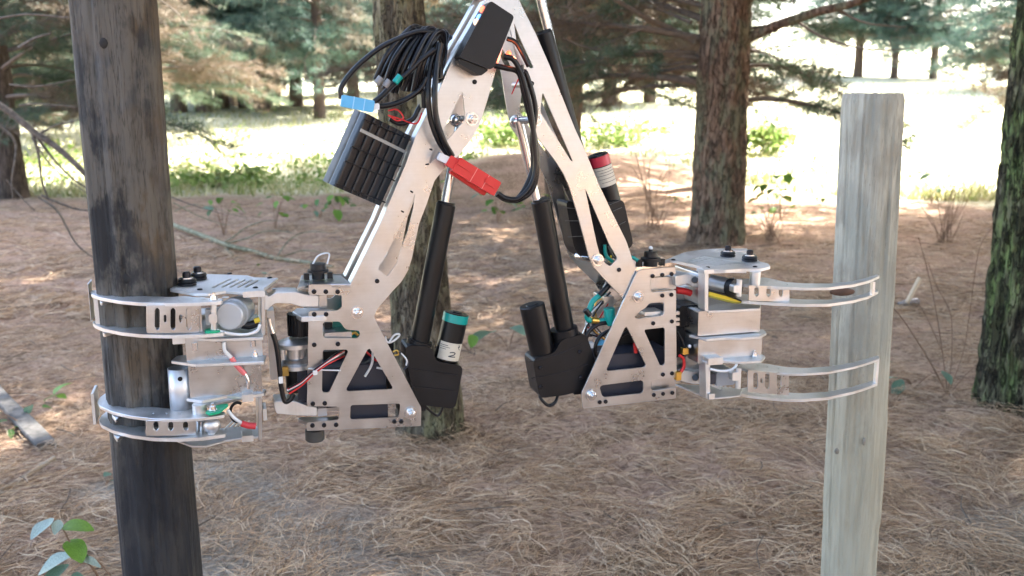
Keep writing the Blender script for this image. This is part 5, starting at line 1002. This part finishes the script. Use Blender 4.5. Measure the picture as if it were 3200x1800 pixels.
branch('fallen_branch', 'greenish fallen branch with curved twigs lying behind the dark pole', [gp(500, 700, .05), gp(570, 728, .06), gp(640, 752, .05), gp(705, 775, .04), gp(800, 800, .04), gp(870, 818, .03), gp(990, 833, .03), gp(1040, 842, .02)], 0.033, 0.016,
    [([gp(700, 772, .05), A(730, 740), A(770, 710), A(830, 690), A(880, 690)], .009), ([gp(705, 775, .05), A(770, 745), A(820, 725), A(880, 722), A(915, 730)], .009), ([gp(700, 778, .03), gp(730, 800, .01), gp(765, 818, .01)], .010), ([gp(703, 780, .02), gp(740, 815, .0), gp(765, 835, .0)], .008), ([gp(868, 815, .04), A(880, 780), A(910, 745), A(960, 725), A(1050, 728)], .009), ([gp(870, 816, .04), A(905, 795), A(950, 782), A(1010, 790)], .010), ([A(540, 632, .8), A(600, 665, .8), A(660, 690, .8), A(710, 705, .8)], .008), ([A(545, 660, .8), A(600, 640, .8), A(650, 645, .8), A(720, 668, .8), A(770, 680, .8)], .007)], green_w)
Yd = 8.6; D = lambda px, py, dy=0.0: at(px, py, Yd + dy)
branch('dead_branch', 'tangle of thin bare dead branches beside the dark pole', [D(-60, 290), D(30, 350), D(110, 415), D(190, 470), D(280, 560), D(330, 640, .2)], 0.034, 0.022,
    [([D(100, 410), D(120, 480), D(130, 560), D(150, 620)], .017), ([D(110, 420), D(170, 500), D(230, 560), D(290, 600), D(340, 650)], .014), ([D(100, 430), D(150, 505), D(210, 560), D(290, 615)], .009), ([D(120, 420), D(180, 390), D(240, 375), D(300, 330)], .011), ([D(60, 330), D(130, 325), D(240, 335)], .012), ([D(0, 390), D(50, 450), D(38, 560), D(40, 620)], .016), ([D(120, 615, -.6), D(180, 660, -.6), D(230, 750, -.6), D(270, 790, -.6), D(300, 810, -.6)], .011), ([D(130, 610), D(200, 640), D(250, 655), D(320, 660)], .014), ([D(20, 560), D(70, 620), D(110, 660)], .010), ([D(60, 150), D(110, 120), D(160, 105)], .018), ([D(30, 265), D(120, 270), D(250, 245)], .010), ([D(-20, 60), D(90, 45), D(220, 55), D(330, 40)], .012), ([D(520, 610, .5), D(600, 640, .5), D(700, 670, .5)], .008)], woody('brown_dead_branch', (0.05, 0.042, 0.035), (0.12, 0.10, 0.082), (0.19, 0.165, 0.14), (20, 20, 20), 0.4))
branch('stick', 'straight pale stick lying on the needles', [gp(-40, 1575, .02), gp(60, 1520, .025), gp(172, 1452, .03)], 0.012, 0.011, [], mat('pale_stick', (0.36, 0.28, 0.19), .8, var=.25, vscale=30), 'stick')
p0 = gp(-90, 1195, .10); p1 = gp(148, 1412, .035); pk = empty('plank', p1); tag(pk, 'flat grey weathered board end lying over the needles', 'plank')
u_ = (p1 - p0).normalized(); s_ = u_.cross(Vector((0, 0, 1))).normalized(); up_ = s_.cross(u_); rg = []
for i in range(13):
    t = i / 12; c_ = (p0 - p1) * (1 - t); w_ = .040 + .003 * math.sin(t * 9); rg.append([c_ + s_ * (w_ * a_) + up_ * (b_ * .011 + .002 * math.sin(t * 13 + a_)) for a_, b_ in ((-1, -1), (1, -1), (1.02, .6), (.9, 1), (-.9, 1), (-1.02, .6))])
MB().loft(rg, sm=False).build('board', grey_w, pk)

# ------------------------------------------------------------------ leafy weeds
def leaf_mesh(Ln, Wd, fold=0.25, droop=0.25, seed=0, mat_=None):
    V = []; F = []; N = 7
    for i in range(N + 1):
        t = i / N; w = Wd * math.sin(math.pi * min(1, t * 0.93 + 0.05)) ** 0.8 * (1 + 0.10 * math.sin(t * 37 + seed)); z = -droop * Ln * t * t
        V += [(Ln * t, -w, z + fold * w), (Ln * t, 0, z), (Ln * t, w, z + fold * w)]
    for i in range(N):
        a = 3 * i; F += [(a, a + 1, a + 4, a + 3), (a + 1, a + 2, a + 5, a + 4)]
    me = bpy.data.meshes.new('leaf'); me.from_pydata(V, [], F); me.polygons.foreach_set('use_smooth', [True] * len(F)); me.materials.append(mat_); me.update(); return me
def leafmat(name, c, tr=0.35, c2=None):
    m = bpy.data.materials.new(name); m.use_nodes = True; nt = m.node_tree; b = nt.nodes['Principled BSDF']; b.inputs['Roughness'].default_value = .5
    tc = nt.nodes.new('ShaderNodeTexCoord'); n = nt.nodes.new('ShaderNodeTexNoise'); n.inputs['Scale'].default_value = 28; n.inputs['Detail'].default_value = 5; nt.links.new(tc.outputs['Object'], n.inputs[0])
    r = ramp_node(nt, [(0.3, tuple(x * .6 for x in c)), (0.7, c2 or tuple(min(1, x * 1.25) for x in c))]); nt.links.new(n.outputs[0], r.inputs[0]); nt.links.new(r.outputs[0], b.inputs['Base Color'])
    t = nt.nodes.new('ShaderNodeBsdfTranslucent'); nt.links.new(r.outputs[0], t.inputs[0]); mx = nt.nodes.new('ShaderNodeMixShader'); mx.inputs[0].default_value = tr
    nt.links.new(b.outputs[0], mx.inputs[1]); nt.links.new(t.outputs[0], mx.inputs[2]); nt.links.new(mx.outputs[0], nt.nodes['Material Output'].inputs[0]); return m
lf_green = leafmat('bramble_leaf', (0.085, 0.19, 0.035)); lf_pale = leafmat('pale_leaf_underside', (0.36, 0.46, 0.40)); lf_teal = leafmat('grey_green_leaf', (0.16, 0.27, 0.18)); lf_bright = leafmat('bright_leaf', (0.16, 0.30, 0.04))
LM = {k: [leaf_mesh(1.0, w, .25, d, s, m) for w, d, s in ((.34, .25, 0), (.42, .4, 2), (.28, .1, 4))] for k, m in (('g', lf_green), ('p', lf_pale), ('t', lf_teal), ('b', lf_bright))}
stem_m = mat('weed_stem', (0.22, 0.13, 0.08), .8)
def weed(label, base, leaves, stems, group=None, name='bramble_plant'):
    r = empty(name, base); tag(r, label, 'plant', group)
    for s_ in stems: MB().tube([Vector(p) - Vector(base) for p in s_[0]], s_[1], 5, 4, r1=s_[1] * .5).build('stem', stem_m, r)
    for p, size, az, tilt, k in leaves:
        o = new_obj('leaf', LM[k][rnd.randrange(3)], r); o.location = Vector(p) - Vector(base); o.scale = (size,) * 3; o.rotation_euler = (rnd.uniform(-.5, .5), R(tilt), R(az))
    return r
def sprig(px, py, h, n, size, kinds, label, spread=0.12, group=None, seed=0):
    q = random.Random(seed or int(px * 7 + py)); b = on_ground(px, py); lv = []; st = []
    for i in range(n):
        a = q.uniform(0, 6.28); rr = spread * q.uniform(.25, 1.0); zz = h * q.uniform(.35, 1.0); e = b + Vector((math.cos(a) * rr, math.sin(a) * rr, zz))
        if i % 2 == 0: st.append(([b, b.lerp(e, .5) + Vector((0, 0, .15 * h)), e], .0025 + size * .02))
        lv.append((e, size * q.uniform(.7, 1.2), math.degrees(a) + q.uniform(-50, 50), q.uniform(-10, 40), q.choice(kinds)))
    return weed(label, b, lv, st, group)
# bramble spray close by, pale leaf undersides
Yn = 2.35; N_ = lambda px, py, dy=0.0: at(px, py, Yn + dy)
b = on_ground(250, 1790); bz = N_(250, 1800); ctr = N_(225, 1690)
root = Vector((bz.x + .05, Yn + .12, 0.0)); root.z = ground_z(root.x, root.y)
weed('bramble spray with pale grey-green leaf undersides beside the dark pole', root, [(N_(165, 1620), .085, 255, 10, 'p'), (N_(185, 1625), .05, 280, 20, 'p'), (N_(195, 1650), .075, 10, -10, 'b'), (N_(215, 1690), .075, 320, 10, 'b'), (N_(225, 1735), .10, 195, 15, 'p'), (N_(230, 1740), .085, -12, 10, 'p'), (N_(215, 1765), .09, 225, 20, 't'), (N_(235, 1790), .08, 300, 30, 't'), (N_(228, 1725), .045, 20, 10, 'g')],
    [([root, N_(300, 1790, .05), N_(240, 1730), N_(190, 1640)], .004), ([N_(230, 1735), N_(300, 1750, .05), N_(345, 1800, .1)], .003)])
b = on_ground(165, 1262); Yq = b.y; Q = lambda px, py: at(px, py, Yq)
weed('small bright green sprig on the needles behind the dark pole', b, [(Q(170, 1232), .10, 62, -40, 'b'), (Q(172, 1236), .07, 175, 15, 'b'), (Q(175, 1235), .06, -15, 0, 'b')], [([b, Q(168, 1240)], .003)])
sprig(85, 1345, .10, 6, .07, 'gtg', 'low weed leaves beside the grey branch end', .12)
sprig(330, 1515, .05, 3, .06, 't', 'tiny grey-green seedling in the needles', .05)
sprig(1590, 1095, .16, 4, .16, 'tt', 'broad grey-green leaf seedling in the needles between the two legs', .14)
sprig(1470, 1105, .16, 4, .09, 'gb', 'small green seedling next to the teal-banded motor', .10)
sprig(2855, 1215, .16, 5, .10, 'tt', 'grey-green leafy seedling behind the pale post', .2)
for i, (px, py, h, n, s_, lab) in enumerate(((700, 735, .45, 9, .13, 'weed over the thick end of the fallen branch'), (860, 715, .42, 8, .12, 'weed behind the middle of the fallen branch'), (1060, 690, .38, 10, .14, 'leafy weed under the black battery pack'), (1000, 680, .3, 6, .12, 'small weed between the fallen branch and the battery pack'), (1555, 700, .42, 10, .15, 'leafy weed under the red connector, between the two legs'), (1650, 690, .36, 8, .14, 'leafy weed beside the piston rod of the free leg'), (2405, 735, .75, 14, .13, 'tall thin weed next to the foot of the big pine'), (2440, 690, .55, 9, .13, 'second weed between the big pine and the pale post'), (2910, 640, .6, 6, .14, 'sparse weed at the field edge beside the pale post'), (780, 868, .10, 2, .08, 'tiny green leaf poking up behind the slotted cover plate'), (2130, 640, .2, 6, .1, 'low weed in the needles behind the big pine'), (2560, 640, .2, 5, .1, 'low weed close behind the pale post'))):
    sprig(px, py, h, n, s_, 'ggtb', lab, .22, 'weeds in the needle carpet', seed=i + 50)
# dry twiggy stems beside the mossy trunk
b = on_ground(2962, 1235); Yt = b.y; TT = lambda px, py, dy=0.0: at(px, py, Yt + dy)
weed('bare dry stems sprouting beside the mossy trunk', b, [], [([b, TT(2900, 1120), TT(2830, 1010), TT(2790, 960)], .0055), ([b, TT(2945, 1100), TT(2925, 970), TT(2900, 850), TT(2870, 740)], .0035), ([b, TT(2975, 1100), TT(2970, 980), TT(2930, 900), TT(2900, 820)], .003), ([b, TT(3010, 1100), TT(3030, 980), TT(3060, 780), TT(3110, 700)], .0025), ([TT(2945, 1100), TT(2900, 1000), TT(2860, 930)], .0025), ([b, TT(3040, 1150), TT(3090, 1120)], .003)], name='dry_shrub')
for px, py, hh in ((2040, 720, 1.0), (2950, 760, .9), (2420, 760, .5)):
    b = on_ground(px, py); q = random.Random(px); st = []
    for i in range(16):
        e = b + Vector((q.uniform(-.28, .28), q.uniform(-.2, .2), hh * q.uniform(.4, 1.0))); m_ = b.lerp(e, .5) + Vector((q.uniform(-.08, .08), 0, .05)); st.append(([b + Vector((q.uniform(-.1, .1), 0, 0)), m_, e], .005))
    weed({2040: 'dry brown tuft of dead stems next to the big red-brown pine', 2950: 'dry stems standing between the pale post and the mossy trunk', 2420: 'low dry stems in front of a leafy weed beside the big pine'}[px], b, [], st, name='dry_shrub')

# ------------------------------------------------------------------ grass and brambles of the sunlit field
def leaf_cloud(name, label, centres, n, size, mats, seed, tint=(.0, 1.0)):
    g = np.random.default_rng(seed); C = np.array([(c[0], c[1], c[2]) for c in centres]); S = np.array([(c[3], c[4]) for c in centres]); k = g.integers(0, len(C), n)
    off = g.normal(0, 0.5, (n, 3)); P = C[k].copy(); P[:, 0] += off[:, 0] * S[k, 0]; P[:, 1] += off[:, 1] * S[k, 0]; P[:, 2] += np.abs(off[:, 2]) * S[k, 1]
    d = g.normal(0, 1, (n, 3)); d[:, 2] *= .5; d /= np.linalg.norm(d, axis=1, keepdims=True); s_ = np.cross(d, g.normal(0, 1, (n, 3))); s_ /= np.linalg.norm(s_, axis=1, keepdims=True); sz_ = size * (.5 + g.random(n))[:, None]
    V = np.stack([P, P + d * sz_ * .5 + s_ * sz_ * .32, P + d * sz_, P + d * sz_ * .5 - s_ * sz_ * .32], 1).reshape(-1, 3); F = np.arange(len(V)).reshape(-1, 4)
    o = new_obj(name, np_mesh(name, V, F, mats, tint=np.repeat(np.clip(g.normal(.5, .25, n), 0, 1), 4))); tag(o, label, 'undergrowth', kind='stuff'); return o
weed_m = leafy('field_weed_leaf', [(0, (0.10, 0.17, 0.035)), (.5, (0.22, 0.33, 0.085)), (1, (0.42, 0.47, 0.20))], .4)
cl = []
for i in range(260):
    px = rnd.uniform(-200, 3400); py = rnd.choice((rnd.uniform(500, 600), rnd.uniform(430, 600), rnd.uniform(360, 600)))
    if px > 2450 and rnd.random() < .8: continue
    p = on_ground(px, py)
    if field_at(p.x, p.y) < .4: continue
    cl.append((p.x, p.y, p.z, rnd.uniform(.3, 1.0), rnd.uniform(.12, .4)))
leaf_cloud('field_weeds', 'bright green weeds and brambles growing over the sunlit field', cl, 5000, .10, [weed_m], 6)
for j, (px, py, w_, h_, n, lab) in enumerate(((2390, 480, .7, .8, 1300, 'yellow-green bush in the sun between the big pine and the pale post'), (690, 585, 1.0, .4, 800, 'low bright bramble clump in the sun beyond the dark pole'), (1970, 455, 1.4, .7, 1200, 'sunlit bramble clump on the bank beyond the big pine'), (1560, 455, 1.3, .8, 1800, 'shaded green brambles on the bank behind the gap between the legs'))):
    p = on_ground(px, py); r = empty('bush', p); tag(r, lab, 'bush'); o = leaf_cloud('foliage', None, [(rnd.uniform(-w_, w_) * .6, rnd.uniform(-w_, w_) * .5, rnd.uniform(0, h_ * .5), w_ * .45, h_ * .5) for _ in range(14)], n, .11, [weed_m], 70 + j)
    for kk in ('category', 'kind'):
        if kk in o: del o[kk]
    o.parent = r; st = MB()
    for q in range(10): st.tube([Vector((rnd.uniform(-.3, .3), rnd.uniform(-.2, .2), -.05)), Vector((rnd.uniform(-.5, .5) * w_, rnd.uniform(-.3, .3), h_ * .5)), Vector((rnd.uniform(-.8, .8) * w_, rnd.uniform(-.4, .4), h_ * rnd.uniform(.6, 1)))], .008, 4, 3, r1=.003)
    st.build('stems', stem_m, r)
n = 26000; g = np.random.default_rng(77); gy_ = 15.2 + 30 * g.random(n) ** 1.7; gx_ = (g.random(n) * 2 - 1) * (gy_ * .62 + 1); zz = np.array([ground_z(a, b_) if field_at(a, b_) > .35 else -9 for a, b_ in zip(gx_, gy_)]); kp = zz > -5; gx_, gy_, zz = gx_[kp], gy_[kp], zz[kp]; n = len(zz)
hgt = .10 + .16 * g.random(n); an = g.random(n) * 6.28; ln = g.normal(0, .10, (n, 2)); ww = .012 + .012 * g.random(n)
V = np.stack([np.stack([gx_ - np.cos(an) * ww, gy_ - np.sin(an) * ww, zz], 1), np.stack([gx_ + np.cos(an) * ww, gy_ + np.sin(an) * ww, zz], 1), np.stack([gx_ + ln[:, 0], gy_ + ln[:, 1], zz + hgt], 1)], 1).reshape(-1, 3)
grass_m = leafy('dry_field_grass', [(0, (0.16, 0.22, 0.05)), (.5, (0.40, 0.38, 0.17)), (1, (0.58, 0.52, 0.32))], .3)
tag(new_obj('field_grass', np_mesh('field_grass', V, np.arange(len(V)).reshape(-1, 3), [grass_m], tint=np.repeat(g.random(n), 3))), 'dry pale grass blades over the sunlit field', 'grass', kind='stuff')

# small twigs scattered through the litter
tw = MB(); q = random.Random(8)
for i in range(170):
    y = 2.5 * (14 / 2.5) ** q.random(); x = q.uniform(-1, 1) * (y * .6 + .5); a = q.uniform(0, 6.28); ln = q.uniform(.08, .35) * (0.6 + y * .06); z = ground_z(x, y) + q.uniform(.02, .06)
    d_ = Vector((math.cos(a), math.sin(a), q.uniform(-.05, .12))); s_ = Vector((-d_.y, d_.x, 0)) * q.uniform(-.1, .1) * ln; p = Vector((x, y, z))
    tw.tube([p, p + d_ * ln * .5 + s_, p + d_ * ln], q.uniform(.0018, .0045) * (0.7 + y * .06), 5, 3, r1=.0015)
tag(tw.build('twig_litter', mat('twig_litter_bark', (0.12, 0.09, 0.065), .9, var=.4, vscale=15)), 'thin broken twigs strewn through the pine needles', 'twigs', kind='stuff')
